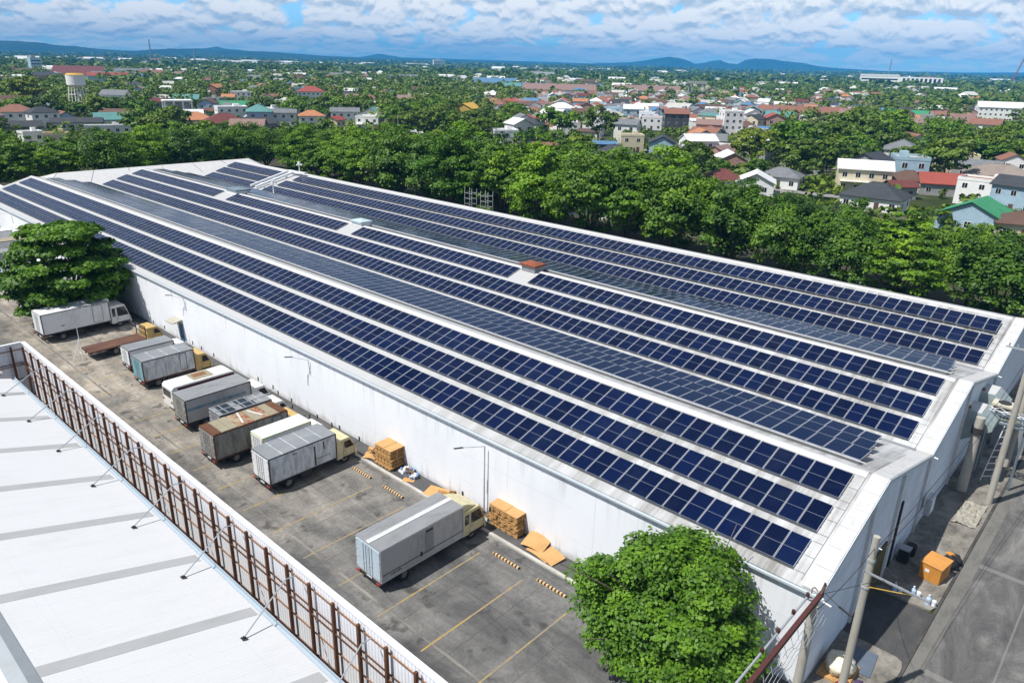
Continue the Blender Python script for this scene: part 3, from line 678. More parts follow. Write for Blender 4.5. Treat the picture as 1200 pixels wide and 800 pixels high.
rust_top = dirty('patched rusty top', (.36,.30,.20), (.24,.075,.03), .85, 0, .95, .35, (1,1,1), lo=.44, hi=.56)
tan_sheet = dirty('tan canvas sheet', (.30,.27,.19), (.22,.17,.10), .85, 0, .8, .8)
maroon = mat('maroon stripe', (.09,.012,.025), .5)
bluep = dirty('faded blue stripe', (.05,.20,.33), (.30,.33,.35), .6, 0, .95, 1.6, (1,1,1), lo=.40, hi=.56)
ylg = mat('yellow green trim', (.50,.55,.15), .5)
rim_m = dirty('wheel rim', (.22,.22,.21), (.15,.13,.11), .5, .3, .7, 3, (1,1,1))
def wheel(t, x, y, r, w):
    o = MB(); s = 20; prof = [(-w/2,r*.60),(-w/2,r*.93),(-w*.38,r),(w*.38,r),(w/2,r*.93),(w/2,r*.60)]
    vs = []
    for i in range(s):
        a = 2*math.pi*i/s
        for u, rr in prof: vs.append((u, math.cos(a)*rr, math.sin(a)*rr))
    k = len(prof); o.add(vs, [(i*k+j, ((i+1) % s)*k+j, ((i+1) % s)*k+j+1, i*k+j+1) for i in range(s) for j in range(k-1)])
    we = bpy.data.objects.new('wheel', None); col.objects.link(we); we.parent = t; we.location = (x, y, r+.01)
    o.build('tyre', black, we, smooth=False)
    q = MB().tube((-w*.36,0,0),(w*.36,0,0),r*.62,None,18); q.tube((-w*.44,0,0),(w*.44,0,0),r*.26,None,12); q.build('rim', rim_m, we)
def cab(t, y0, w, paint, L=1.75, H=2.15, z0=.48, deflector=False, slope=.42):
    """cab-over: profile in y,z drawn across the width; y0 = rear face of the cab"""
    pr = [(y0,z0),(y0+L-.02,z0),(y0+L+.05,z0+.15),(y0+L+.03,z0+.62),(y0+L-.03,z0+.72),(y0+L-slope,H-.10),(y0+L-slope-.14,H),(y0+.05,H),(y0,H-.06)]
    m = MB().prism_x(pr, -w/2, w/2); c = m.build('cab', paint, t, bevel=.05)
    # windscreen on the sloping face
    a, b = Vector((0,y0+L-.03,z0+.72)), Vector((0,y0+L-slope,H-.10)); d = (b-a); n_ = Vector((0, d.z, -d.y)).normalized()
    p0, p1 = a+d*.10, a+d*.90
    MB().obox((p0+p1)/2+n_*.012, (w/2-.12,0,0), (p1-p0)/2, n_*.010).build('windscreen', glass, c)
    g = MB(); g.bar(Vector((-.35,0,0))+p0+n_*.03, Vector((.1,0,0))+a+d*.45+n_*.03, .015); g.bar(Vector((.3,0,0))+p0+n_*.03, Vector((.7,0,0))+a+d*.45+n_*.03, .015); g.build('wiper', black, c)
    for s in (-1, 1):
        X = s*(w/2+.004)
        sw = MB(); pts = [(y0+.72,z0+.80),(y0+L-.14,z0+.80),(y0+L-slope-.06,H-.24),(y0+.72,H-.24)]
        sw.prism_x(pts, X-.006, X+.006); sw.build('side_window', glass, c)
        if L > 1.9:
            MB().prism_x([(y0+.16,z0+.85),(y0+.52,z0+.85),(y0+.52,H-.28),(y0+.16,H-.28)], X-.006, X+.006).build('quarter_window', glass, c)
        ds = MB(); ds.box(X-.004,X+.004,y0+.60,y0+.618,z0+.1,H-.16); ds.box(X-.004,X+.004,y0+L-.13,y0+L-.112,z0+.1,z0+.78); ds.box(X-.008,X+.008,y0+.70,y0+.84,z0+.60,z0+.64); ds.build('door_seam', darkm, c)
        MB().box(s*(w/2-.06)-.19,s*(w/2-.06)-.19+.24 if s < 0 else s*(w/2-.06)+.05,y0+L+.035,y0+L+.085,z0+.22,z0+.42).build('headlight', chrome, c)
        mr = MB(); mr.path([(s*w/2*.97,y0+L-.15,z0+.95),(s*(w/2+.28),y0+L+.18,z0+1.12),(s*(w/2+.28),y0+L+.2,z0+1.5)],.016,6); mr.box(s*(w/2+.28)-.08,s*(w/2+.28)+.08,y0+L+.19,y0+L+.23,z0+1.15,z0+1.5)
        mr.build('mirror', darkm, c)
        ar = MB(); ar.box(s*w/2-.03,s*w/2+.03,y0+.55,y0+L-.08,z0-.02,z0+.12); ar.build('wheel_arch', darkm, c)
    gr = MB(); gr.box(-w/2+.35,w/2-.35,y0+L+.04,y0+L+.068,z0+.25,z0+.5)
    for k in range(3): gr.box(-w/2+.35,w/2-.35,y0+L+.06,y0+L+.085,z0+.29+k*.07,z0+.31+k*.07)
    gr.build('grille', darkm, c)
    MB().box(-w/2+.02,w/2-.02,y0+L-.05,y0+L+.16,z0-.12,z0+.12).build('bumper', paint, t, bevel=.03)
    MB().box(-.24,.24,y0+L+.16,y0+L+.172,z0-.04,z0+.06).build('number_plate', white_box, t)
    if deflector:
        df = MB(); df.prism_x([(y0+.02,H-.02),(y0+L-slope-.2,H+.01),(y0+.55,H+.42),(y0+.02,H+.58)], -w/2+.12, w/2-.12); df.build('roof_deflector', paint, c, bevel=.06)
def truck(label, x, yr, W, BL, H, CL, paint, side, top, door, rz=0., CW=None, z0=.86, ribs=0, stripe=None, side_door=None, dual=True, deflector=False, rib_m=None, cabH=2.15, extra=None, edge=None, name='box_truck'):
    CW = CW or W*.88; t = thing(name, label, 'truck', (x, yr, .0), rz, 'trucks parked with their cabs to the white wall')
    w = W/2; y0 = 0.08
    b = MB(); b.box(-w,w,y0,BL,z0,H-.045); bx = b.build('cargo_box', side, t)
    tp = MB(); tp.box(-w-.015,w+.015,y0-.02,BL+.015,H-.045,H); tp.build('box_top', top, bx)
    e = MB()      # corner posts and bottom rail
    em = edge or galv
    for sx_ in (-w,w):
        for yy in (y0, BL): e.bar((sx_,yy,z0-.04),(sx_,yy,H-.05),.07)
        e.bar((sx_,y0,z0),(sx_,BL,z0),.06,.10); e.bar((sx_,y0,H-.07),(sx_,BL,H-.07),.06,.07)
    e.bar((-w,y0,H-.07),(w,y0,H-.07),.06,.07); e.bar((-w,y0,z0),(w,y0,z0),.07,.12); e.build('box_frame', em, bx)
    if ribs:
        r = MB()
        for k in range(1, ribs):
            yy = y0+(BL-y0)*k/ribs
            for s in (-1,1): r.box(s*w-(.018 if s < 0 else 0),s*w+(.018 if s > 0 else 0),yy-.025,yy+.025,z0+.08,H-.1)
            r.box(-w,w,yy-.02,yy+.02,H,H+.015)
        r.build('panel_rib', rib_m or side, bx)
    for s in (-1,1):                                  # rear doors with lock bars and hinges
        dd = MB(); dd.box(min(s*.012,s*(w-.07)),max(s*.012,s*(w-.07)),y0-.06,y0-.01,z0+.08,H-.13); do = dd.build('rear_door', door, bx)
        lb = MB()
        for u in (.16, .42): lb.tube((s*u,y0-.085,z0+.02),(s*u,y0-.085,H-.16),.018,.018,6)
        lb.box(s*.30-.12,s*.30+.12,y0-.10,y0-.08,z0+.75,z0+.80)
        for q in range(4):
            zz = z0+.25+q*(H-z0-.5)/3; lb.box(min(s*(w-.2),s*(w-.02)),max(s*(w-.2),s*(w-.02)),y0-.085,y0-.06,zz-.03,zz+.03)
        lb.build('lock_bar', galv if door != alu_side else darkm, do)
        MB().box(s*(w-.22)-.14,s*(w-.22)+.14,y0-.14,y0-.08,z0-.22,z0-.10).build('tail_light', redl, t)
    if stripe:
        sm_, za, zb = stripe
        for s in (-1,1): MB().box(s*w-.006,s*w+.006,y0+.1,BL-.5,za,zb).build('side_stripe', sm_, bx)
    if side_door:
        ya, yb, sm_ = side_door; q = MB(); q.box(w,w+.02,ya,yb,z0+.25,H-.22); q.build('side_door', sm_, bx)
        q = MB()
        for (a1,a2,b1,b2) in ((ya-.03,ya,z0+.22,H-.19),(yb,yb+.03,z0+.22,H-.19),(ya,yb,z0+.22,z0+.25),(ya,yb,H-.22,H-.19)): q.box(w,w+.035,a1,a2,b1,b2)
        q.build('side_door_frame', darkm, bx)
    ch = MB(); ch.box(-.42,-.30,.1,BL+CL*.9,.55,.78); ch.box(.30,.42,.1,BL+CL*.9,.55,.78)
    for k in range(6): ch.box(-w+.1,w-.1,.5+k*(BL-.8)/5-.05,.5+k*(BL-.8)/5+.05,.80,z0-.01)
    ch.box(w-.35,w-.05,BL*.45,BL*.45+.9,.42,.80); ch.box(-w+.05,-w+.4,BL*.5,BL*.5+.7,.42,.80)
    ch.box(-w+.1,w-.1,y0-.02,y0+.08,.42,.56); ch.box(-w*.6,-w*.5,y0,y0+.1,.5,.9); ch.box(w*.5,w*.6,y0,y0+.1,.5,.9); ch.build('chassis', darkm, t)
    MB().box(-.26,.26,y0-.03,y0-.015,.60,.72).build('number_plate', white_box, t)
    mg = MB()
    for s in (-1,1): mg.box(min(s*(w-.06),s*(w-.42)),max(s*(w-.06),s*(w-.42)),BL*.27-1.0,BL*.27-.96,.22,.85)
    mg.build('mud_flap', black, t)
    r = .42
    for s in (-1,1):
        wheel(t, s*(w-.22), BL*.27, r, .44 if dual else .26); wheel(t, s*(CW/2-.15), BL+.12+CL*.42, r, .25)
    cab(t, BL+.12, CW, paint, CL, cabH, deflector=deflector)
    if extra: extra(t, bx, w, y0, BL, z0, H)
    return t
def bigx(t, bx, w, y0, BL, z0, H):
    m = MB(); m.box(-.16,.10,y0,BL,H+.001,H+.035); m.box(-.22,-.18,y0,BL,H+.001,H+.05); m.build('roof_strip', white_box, bx)
    m = MB(); m.box(w,w+.012,BL*.52,BL*.62,z0+.30,H-.20); m.build('side_patch', dirty('plain side patch', (.30,.30,.29), (.2,.2,.19), .6, .2, .6, 1), bx)
    m = MB(); m.box(w,w+.03,BL*.53,BL*.61,H-.42,H-.30); m.box(w,w+.04,BL*.46,BL*.48,z0+.32,z0+.62); m.box(-w,w+.03,y0+.1,BL,z0+.44,z0+.465); m.build('side_fitting', darkm, bx)
    m = MB()
    for k in range(7): m.box(w,w+.012,.75+k*.13,.83+k*.13,z0+.22,z0+.30+(k % 3)*.025)
    m.build('side_lettering', maroon, bx)
truck('large silver grey box truck with cream cab, parked alone nearest the camera', -30.85, 21.55, 2.42, 6.75, 3.05, 2.0, CREAM, alu_side, alu, pale_blue, rz=R(-.5), z0=.78, deflector=True, cabH=2.35, extra=bigx, edge=galv)
def lx(t, bx, w, y0, BL, z0, H):
    m = MB(); m.box(w,w+.02,BL*.66,BL*.68,z0+.1,H-.4); m.box(w,w+.02,BL*.80,BL*.82,H-.9,H-.3); m.box(w,w+.025,BL*.66,BL*.9,z0+.62,z0+.645); m.box(w,w+.02,.35*BL,.41*BL,H-.42,H-.35); m.build('side_fitting', darkm, bx)
truck('box truck with grimy white sides, grey top and cream cab, right end of the row', -45.05, 22.55, 2.4, 5.75, 3.0, 1.75, CREAM, dirty_white, grey_top, white_box, ribs=5, extra=lx, edge=darkm)
truck('small white van truck with yellow green edges, squeezed beside the grimy box truck', -48.3, 24.1, 1.75, 4.3, 2.75, 1.5, WHT, white_box, white_box, white_box, ribs=4, edge=ylg, dual=False, cabH=2.0)
def rustx(t, bx, w, y0, BL, z0, H):
    for k, mm in enumerate((rust, tan_sheet, tan_sheet, rust_top, rust_top, tan_sheet, rust_top, tan_sheet, rust)):
        ya = y0+BL*.985*k/9; m = MB(); m.box(-w+.05,w-.04,ya+.03,ya+BL*.985/9-.03,H+.001,H+.03+.012*(k % 3)); m.build('roof_patch', mm, bx)
    m = MB(); m.bar((-w+.1,BL*.5,H+.06),(w-.3,BL*.42,H+.06),.12,.04); m.bar((-w+.3,BL*.62,H+.07),(w-.5,BL*.70,H+.07),.10,.04); m.build('loose_strap', white_box, bx)
truck('grimy grey container truck with a patched rusty top', -51.15, 21.5, 2.35, 6.35, 3.0, 1.6, YEL, grimy_grey, rust, grimy_grey, ribs=9, rib_m=grimy_grey, side_door=(5.0,5.75,grey_top), edge=rust, extra=rustx)
def lowx(t, bx, w, y0, BL, z0, H):
    m = MB()
    for k in range(7): m.bar((-w,y0+k*(BL-y0)/6,H+.02),(w,y0+k*(BL-y0)/6,H+.02),.06,.08)
    for xx in (-w,0,w): m.bar((xx,y0,H+.03),(xx,BL,H+.03),.06,.08)
    m.build('roof_rack', galv, bx)
    m = MB()
    for i,(xa,ya) in enumerate(((-w+.1,.5),(.1,.45),(-w+.1,2.1),(.1,2.2))): m.box(xa,xa+w-.2,ya,ya+1.2,H+.001,H+.02)
    m.build('roof_hatch', glass, bx)
truck('low grey utility truck with a slatted open top, hidden beside the rusty truck', -54.75, 23.9, 1.9, 4.7, 2.45, 1.5, WHT, grey_metal, alu, grey_metal, edge=darkm, dual=False, extra=lowx, cabH=1.95)
truck('grey box truck with a faded blue streak on its side and white cab', -58.55, 22.7, 2.35, 5.95, 3.0, 1.75, WHT, alu_side, alu, grimy_grey, stripe=(bluep, 1.95, 2.2), edge=darkm)
truck('dirty grey box truck with cyan rear doors and yellow cab', -69.65, 23.7, 2.35, 5.0, 2.95, 1.6, YEL, dirty_white, grey_top, cyan_door, ribs=4, side_door=(3.6,4.2,dirty_white), edge=rust)
truck('small white box truck behind the one with cyan doors', -74.2, 24.3, 2.0, 4.5, 2.55, 1.55, WHT, white_box, grey_top, white_box, edge=darkm, cabH=2.0)
def cx(t, bx, w, y0, BL, z0, H):
    m = MB(); m.box(w,w+.01,1.9,2.2,z0+.62,z0+.72); m.build('side_mark', darkm, bx)
    MB().box(-w*.5,w*.5,BL-.25,BL+.35,H-.5,H+.12).build('cooling_unit', white_box, bx, bevel=.05)
truck('long white refrigerated box truck standing beside the big spreading tree', -89.3, 21.0, 2.55, 7.1, 3.35, 2.1, WHT, white_box, white_box, white_box, rz=R(2.5), side_door=(5.3,6.3,white_box), edge=darkm, cabH=2.6, extra=cx, z0=1.0)
truck('grey box truck half hidden under the spreading tree', -98.3, 23.4, 2.4, 5.6, 3.0, 1.7, WHT, grimy_grey, grey_top, grimy_grey, edge=darkm)
truck('dark box truck deepest under the spreading tree', -103.2, 24.2, 2.3, 5.0, 2.9, 1.7, YEL, grimy_grey, alu, grey_metal, edge=darkm)
truck('short white box truck with pale blue doors at the left edge', -115.2, 24.5, 2.3, 4.6, 2.95, 1.7, WHT, white_box, white_box, pale_blue, edge=darkm)
truck('grey box truck behind the short white one at the left edge', -122.5, 25.0, 2.6, 6.0, 3.3, 1.8, WHT, grey_metal, grey_top, grey_metal, edge=darkm)
truck('white truck with tan top, farthest but one in the truck row', -130, 25.2, 2.6, 6.0, 3.3, 1.8, WHT, white_box, tan_sheet, white_box, edge=darkm)
truck('pale truck farthest away in the truck row', -138, 25.4, 2.6, 6.0, 3.3, 1.8, WHT, white_box, white_box, white_box, edge=darkm)
# bus
t = thing('minibus', 'white minibus with maroon side stripe and a rusty patch on its roof', 'minibus', (-62.6, 23.4, 0), R(0), 'trucks parked with their cabs to the white wall')
m = MB(); m.prism_x([(0,.5),(6.3,.5),(6.6,.9),(6.45,1.5),(5.9,2.45),(5.6,2.6),(.25,2.6),(.05,2.4),(0,1.4)], -1.02, 1.02); bd = m.build('body', WHT, t, bevel=.10)
MB().box(-1.03,1.03,.6,5.9,2.15,2.42).build('side_stripe', maroon, bd)
MB().box(-.75,.75,2.2,4.1,2.605,2.64).build('roof_patch', tan_sheet, bd); MB().box(-.55,.2,2.5,3.7,2.645,2.67).build('roof_patch', rust_orange, bd); MB().box(-.8,.8,4.4,5.3,2.605,2.63).build('roof_panel', white_box, bd)
MB().obox((0,6.19,1.97),(.85,0,0),(0,-.22,.38),(0,.012,.008)).build('windscreen', glass, bd)
MB().box(-.75,.75,-.012,.0,1.5,2.2).build('rear_window', glass, bd)
for s in (-1,1):
    for k in range(4): MB().box(s*1.026-.006,s*1.026+.006,.7+k*1.25,1.75+k*1.25,1.45,2.05).build('side_window', glass, bd)
    MB().box(s*.8-.12,s*.8+.12,-.02,0,1.0,1.2).build('tail_light', redl, bd)
    wheel(t, s*.85, 1.2, .38, .24); wheel(t, s*.85, 5.2, .38, .24)
# flatbed truck
t = thing('flatbed_truck', 'flatbed truck with empty rusty brown deck and yellow cab', 'truck', (-80.6, 22.7, 0), R(3), 'trucks parked with their cabs to the white wall')
m = MB(); m.box(-1.15,1.15,0,5.9,.86,1.0)
for k in range(8): m.box(-1.17,1.17,.1+k*.8,.2+k*.8,.78,.86)
m.build('deck', dirty('brown deck', (.10,.045,.03), (.20,.11,.07), .8, 0, .8, .8, (1,.3,1)), t)
m = MB(); m.box(-.42,-.3,.1,7.4,.55,.78); m.box(.3,.42,.1,7.4,.55,.78); m.build('chassis', darkm, t)
m = MB(); m.bar((-1.1,5.85,1.0),(-1.1,5.85,2.3),.08); m.bar((1.1,5.85,1.0),(1.1,5.85,2.3),.08); m.bar((-1.1,5.85,2.3),(1.1,5.85,2.3),.08); m.bar((-1.1,5.85,1.6),(1.1,5.85,1.6),.06); m.build('headboard_frame', darkm, t)
for s in (-1,1): wheel(t, s*.9, 2.6, .42, .44); wheel(t, s*.85, 6.85, .42, .25)
cab(t, 6.1, 2.0, YEL, 1.6, 2.05)
t = thing('metal_stand', 'slim white metal stand leaning at the tail of the flatbed truck', 'stand', (-80.9, 22.3, 0))
m = MB(); m.path([(-.55,0,.0),(0,.1,2.4),(.55,0,.0)],.035,6); m.path([(0,.1,2.4),(0,.1,3.5)],.03,6); m.path([(-.4,.02,.7),(.4,.02,.7)],.03,6); m.path([(0,.1,2.3),(.1,-.8,0)],.03,6); m.build('frame', white_metal, t)

# wheel stops
stop_m = mat('striped wheel stop', (.6,.4,.1), .7); _n = NB(stop_m); _x, _y, _z = _n.sep(_n.pos(True))
_l = _n.math('LESS_THAN', _n.math('FRACT', _n.math('MULTIPLY', _n.math('ADD', _x, 10), 1/.27)), .5); _n.color(_n.mix(_l, (.66,.42,.20), (.03,.026,.02)))
ws = MB(); ws.prism_x([(-.09,0),(.09,0),(.06,.12),(-.06,.12)], -1.15, 1.15); wsm = ws.mesh('wheel_stop', stop_m)
for i, (x, lb) in enumerate(((-41.8,'striped wheel stop right beside the grimy truck with the grey top'),(-37.95,'striped wheel stop left of the silver truck, second from it'),(-26.45,'striped wheel stop just right of the silver truck'),(-22.65,'striped wheel stop closest to the near leafy tree'))):
    tag(link('wheel_stop', wsm, None, 0, (x,29.1,.008)), lb, 'wheel stop', 'black and yellow wheel stops')
for x, w_ in ((-60.5,'minibus'),(-64.2,'minibus on its left side'),(-76.9,'small white truck'),(-84.6,'flatbed truck')):
    tag(link('wheel_stop', wsm, None, 0, (x,29.4,.008)), 'dusty wheel stop by the kerb beside the '+w_, 'wheel stop', 'black and yellow wheel stops')

# cardboard stacks, sheets and rubbish on the walkway
rnd = random.Random(5)
def stack(x, y, w, d, n, label, hl):
    t = thing('pallet_stack', label, 'pallets', (x,y,.13))
    m = MB(); z = 0
    for k in range(n):
        jx, jy = rnd.uniform(-.10,.10), rnd.uniform(-.07,.07)
        for q in range(3): [m.box(-w/2+jx+u_*(w-.3)/4,-w/2+jx+u_*(w-.3)/4+.3,-d/2+q*(d-.1)/2+jy,-d/2+.1+q*(d-.1)/2+jy,z,z+hl*.55) for u_ in range(5)]
        m.box(-w/2+jx,w/2+jx,-d/2+.02+jy,d/2-.02+jy,z+hl*.50,z+hl*.559); nb = int(w/.18)
        for q in range(nb): m.box(-w/2+q*w/nb+jx,-w/2+(q+.72)*w/nb+jx,-d/2+jy,d/2+jy,z+hl*.56,z+hl*.80)
        z += hl*.82
    m.build('pallets', wood, t)
    c = MB(); c.obox((0,0,z+.05),(w/2+.05,0,.01),(0,d/2+.05,0),(0,0,.02)); c.obox((-w*.2,0,z+.09),(w*.26,.03,0),(-.02,d/2,0),(0,0,.012)); c.build('top_sheet', card, t)
    return z
stack(-28.7, 31.7, 2.5, 1.15, 13, 'tall stack of wooden pallets topped with flat cardboard, beside the silver truck cab', .15)
stack(-41.1, 31.35, 1.9, 1.4, 14, 'square stack of pallets under loose sheets, beside the grimy white truck', .15)
def sheet(x, y, w, d, rz, tilt, label, z=.16, bend=.15):
    m = MB(); n = 6; vs = []
    for i in range(n+1):
        u = -w/2+w*i/n; zz = bend*math.cos(u/w*math.pi)*.6
        for v in (-d/2, d/2): vs += [(u,v,zz),(u,v,zz+.02)]
    for i in range(n):
        a = 4*i; b = a+4; m.add([], [])
        m.f += [(a,b,b+2,a+2),(a+1,a+3,b+3,b+1),(a,a+1,b+1,b),(a+2,b+2,b+3,a+3)]; m.mi += [0]*4
    m.v = vs; m.f += [(0,2,3,1),(4*n,4*n+1,4*n+3,4*n+2)]; m.mi += [0]*2
    o = m.build('cardboard_sheet', card, None, loc=(x,y,z)); o.rotation_euler = (tilt,0,rz); return tag(o, label, 'cardboard')
sheet(-26.0,31.5,1.7,1.3,.1,.30,'big tilted cardboard sheet leaning right of the tall pallet stack',.45,.3)
sheet(-24.5,31.25,1.5,1.2,-.2,.12,'flattened cardboard sheet sliding toward the tree, rightmost on the walkway',.25,.2)
sheet(-25.3,30.9,1.9,.5,-.1,.25,'narrow brown cardboard strip under the tilted sheets',.2,.2)
sheet(-35.5,31.2,1.7,1.25,.3,.04,'flat clean cardboard sheet on the walkway left of the silver truck',.16,.03)
sheet(-38.3,30.9,.9,.7,.6,.02,'small torn cardboard piece at the kerb left of the flat sheet',.16,.03)
sheet(-43.2,31.0,1.1,.9,.5,.10,'crumpled cardboard at the left foot of the square pallet stack',.2,.2)
def heap(name, label, cat, x, y, r, n, mats, seed, h=.5):
    rg = random.Random(seed); t = thing(name, label, cat, (x,y,.13))
    for mi_, mm in enumerate(mats):
        m = MB()
        for k in range(n//len(mats)):
            a, q = rg.uniform(0,6.28), r*math.sqrt(rg.random()); s = rg.uniform(.12,.3)
            c = Vector((q*math.cos(a)*1.5, q*math.sin(a)*.6, rg.uniform(.06,h)*(1-q/r*.7)))
            ax = Vector((rg.uniform(-1,1),rg.uniform(-1,1),rg.uniform(-.5,.5))).normalized(); ay = ax.cross(Vector((rg.uniform(-.4,.4),.2,1))).normalized(); m.obox(c, ax*s, ay*s*rg.uniform(.4,.9), ax.cross(ay)*rg.uniform(.015,.12))
        m.build(('scrap','bags','bundle')[mi_], mm, t)
bagw = mat('white bag', (.62,.64,.66), .5); brn = dirty('brown scrap', (.22,.13,.07), (.08,.05,.03), .85, 0, .7, 2)
heap('scrap_pile', 'long heap of brown scrap and carton pieces behind the silver truck cab', 'rubbish heap', -33.9, 31.4, .9, 60, [brn, card], 1)
heap('scrap_pile', 'heap of grey bags and scrap between the cream cab and the lamp post', 'rubbish heap', -31.5, 31.3, .8, 50, [bagw, brn, darkm], 2, .8)
heap('bag_pile', 'small pile of white and blue bags right of the square pallet stack', 'bags', -38.9, 31.4, .65, 34, [bagw, brn, mat('blue bag', (.10,.22,.42), .5)], 3, .8)
heap('scrap_pile', 'loose cartons left of the square pallet stack by the wall', 'rubbish heap', -43.3, 31.5, .55, 24, [card, brn], 4, .5)

# ------------------------------------------------------------ road side: poles, gantry, cabinet, bottles
def pole(x, y, h, r0, r1, label, name='utility_pole'):
    t = thing(name, label, 'pole', (x,y,0)); MB().tube((0,0,0),(0,0,h),r0,r1,16).build('pole', concrete_post, t); return t
t = pole(-6.55, 32.1, 10.35, .21, .15, 'weathered round pole with a thin diagonal arm by the loading door')
a0 = ground(1012,668,9.1); a1 = ground(1090,706,9.1)
A = Vector((a0[0]+6.55,a0[1]-32.1,9.1)); B = Vector((a1[0]+6.55,a1[1]-32.1,9.1))
MB().bar(A, B, .08).build('cross_arm', grey_metal, t)
MB().tube(A+(B-A)*.82, (0.1,0.05,7.6), .022).build('stay_rod', yellowp, t)
m = MB(); m.tube((0,0,7.55),(0,0,7.65),.20,.20,14); m.tube((0,0,9.0),(0,0,9.15),.19,.19,14); m.tube((.18,0,9.8),(.32,0,9.8),.03); m.build('pole_band', galv, t)
t = pole(-6.95, 26.0, 10.0, .24, .17, 'round pole carrying a brown steel beam, at the bottom edge')
m = MB(); m.bar((.0,.8,10.1),(.0,-7.5,10.1),.17,.20); m.build('steel_beam', dirty('maroon steel', (.10,.035,.03), (.05,.02,.015), .6, .2, .7, 1), t)
m = MB(); m.path([(-.38,.3,10.0),(-.38,-7.5,10.0)],.05,8); m.path([(-.3,.3,9.95),(0,.4,10.0)],.03); m.build('conduit', galv, t)
rr = random.Random(3); m = MB()
for k in range(4):
    pts = [(.22+.08*k, .3-.4*j+rr.uniform(-.1,.1), 9.75-.12*k+.13*math.sin(j*1.7+k)) for j in range(19)]
    m.path(pts, .012, 6)
for j in range(12): m.path([(.1,-.6*j,10.0),(.28+rr.uniform(-.05,.05),-.6*j-.2,9.72)],.012,5)
m.build('cable_bundle', grey_metal, t)
m = MB()
for k in range(4):
    y_ = .3-1.4*k
    for q in range(4): m.tube((-.38,y_,10.02+q*.05),(-.38,y_,10.05+q*.05),.075,.075,10)
m.path([(-.3,.5,10.1),(-.33,.55,10.3),(-.25,.6,10.38),(-.1,.6,10.25)],.02,6); m.bar((.02,.6,10.2),(.06,.85,10.55),.10,.10); m.tube((.05,.8,10.5),(.05,.8,10.65),.06,.04,10)
m.build('insulator', dirty('brown porcelain', (.07,.025,.02), (.2,.2,.2), .25, 0, .4, 2), t)
m = MB().tube((.7,.9,9.8),(1.25,.75,9.72),.05,.03,8); m.path([(.1,.9,10.1),(.7,.9,9.8)],.012,5); m.path([(.1,.9,10.1),(1.2,4.5,9.3),(2.0,7.0,8.2)],.012,5); m.build('service_wire', black, t)
t = pole(-5.35, 59.2, 14.2, .24, .17, 'tallest grey pole, standing at the kerb near the steel gantry')
m = MB(); m.bar((-1.6,.1,12.2),(1.6,.1,12.2),.1); m.tube((-1.4,.1,12.2),(-1.4,.1,12.5),.05); m.tube((-.9,.1,12.2),(-.9,.1,12.5),.05); m.build('cross_arm', galv, t)
t = pole(-5.6, 66.5, 14.5, .24, .17, 'grey pole directly behind the tallest one')
t = pole(-7.3, 59.8, 6.3, .36, .30, 'short thick concrete post against the gable wall below the hoods', 'concrete_post')
MB().tube((0,0,5.0),(0,0,5.5),.42,.42,14).build('pole_band', darkm, t)
t = thing('steel_gantry', 'steel truss gantry with wires crossing from the hoods over the pavement', 'gantry', (-7.6, 62.2, 0))
m = MB(); q = MB()
for (z_) in (5.3, 6.0):
    for yy in (0,.7): m.bar((0,yy,z_),(9.5,yy,z_),.10,.12)
for k in range(10):
    for yy in (0,.7): m.bar((k*.95,yy,5.3),((k+.5)*.95,yy,6.0),.05); m.bar(((k+.5)*.95,yy,6.0),((k+1)*.95,yy,5.3),.05)
    m.bar((k*.95,0,5.3),(k*.95,.7,5.3),.05)
m.build('truss', dirty('blue grey steel', (.12,.17,.21), (.30,.32,.33), .5, .3, .8, 2), t)
for x_ in (.6, 2.9, 9.3): MB().bar((x_,.35,0),(x_,.35,5.3),.16).build('column', MATS['blue grey steel'], t)
m = MB()
for k in range(5): m.path([(j*.8+.2, .35+.35*math.sin(j*1.3+k*2), 6.1+.18*math.sin(j*2.1+k)) for j in range(11)], .022, 5)
m.build('cable_bundle', white_metal, t)
m = MB(); m.bar((1.0,.3,0),(1.6,.3,5.2),.07); m.bar((1.6,.9,0),(2.1,.9,5.2),.07)
for k in range(8): m.bar((1.05+.075*k,.3,.5+.6*k),(1.6+.06*k,.9,.5+.6*k),.05)
m.build('ladder', white_metal, t)
t = thing('air_conditioner', 'cream box air conditioner unit on a frame beside the gantry', 'air conditioner', (-6.6, 64.6, 4.9))
m = MB(); m.box(-.8,.8,-.6,.6,0,1.2); m.build('casing', dirty('cream casing', (.58,.55,.45), (.3,.27,.2), .5, 0, .6, 1), t, bevel=.04); MB().box(-.62,.62,-.62,-.6,.15,1.0).build('fan_grille', darkm, t); MB().tube((0,0,1.2),(0,0,1.26),.45,.45,20).build('fan_cover', darkm, t)
m = MB(); m.bar((-.7,-.5,-4.76),(-.7,-.5,0),.08); m.bar((.7,-.5,-4.76),(.7,-.5,0),.08); m.bar((.7,.5,-4.76),(.7,.5,0),.08); m.build('frame', galv, t)
t = thing('air_conditioner', 'dark blue grey machinery box behind the cream unit', 'air conditioner', (-6.2, 70.5, .14))
MB().box(-1.2,1.2,-1,1,0,2.2).build('casing', grey_metal, t, bevel=.04); m = MB(); m.path([(-.8,-.4,2.2),(-.8,-.4,4.2),(-1.6,-.4,4.2)],.18,10); m.path([(.5,.3,2.2),(.5,.3,5.5)],.1,8); m.build('pipe', galv, t)
m = MB(); m.tube((.5,.3,5.5),(.5,.3,5.8),.25,.05); m.build('pipe_cap', rust_orange, t)
orange = dirty('orange painted cabinet', (.55,.24,.045), (.32,.13,.03), .55, 0, .6, 1.2)
t = thing('orange_cabinet', 'orange steel cabinet on the pavement beside the road', 'cabinet', (-5.95, 46.9, .14), R(-8))
MB().box(-.62,.62,-.8,.8,0,1.12).build('body', orange, t, bevel=.02)
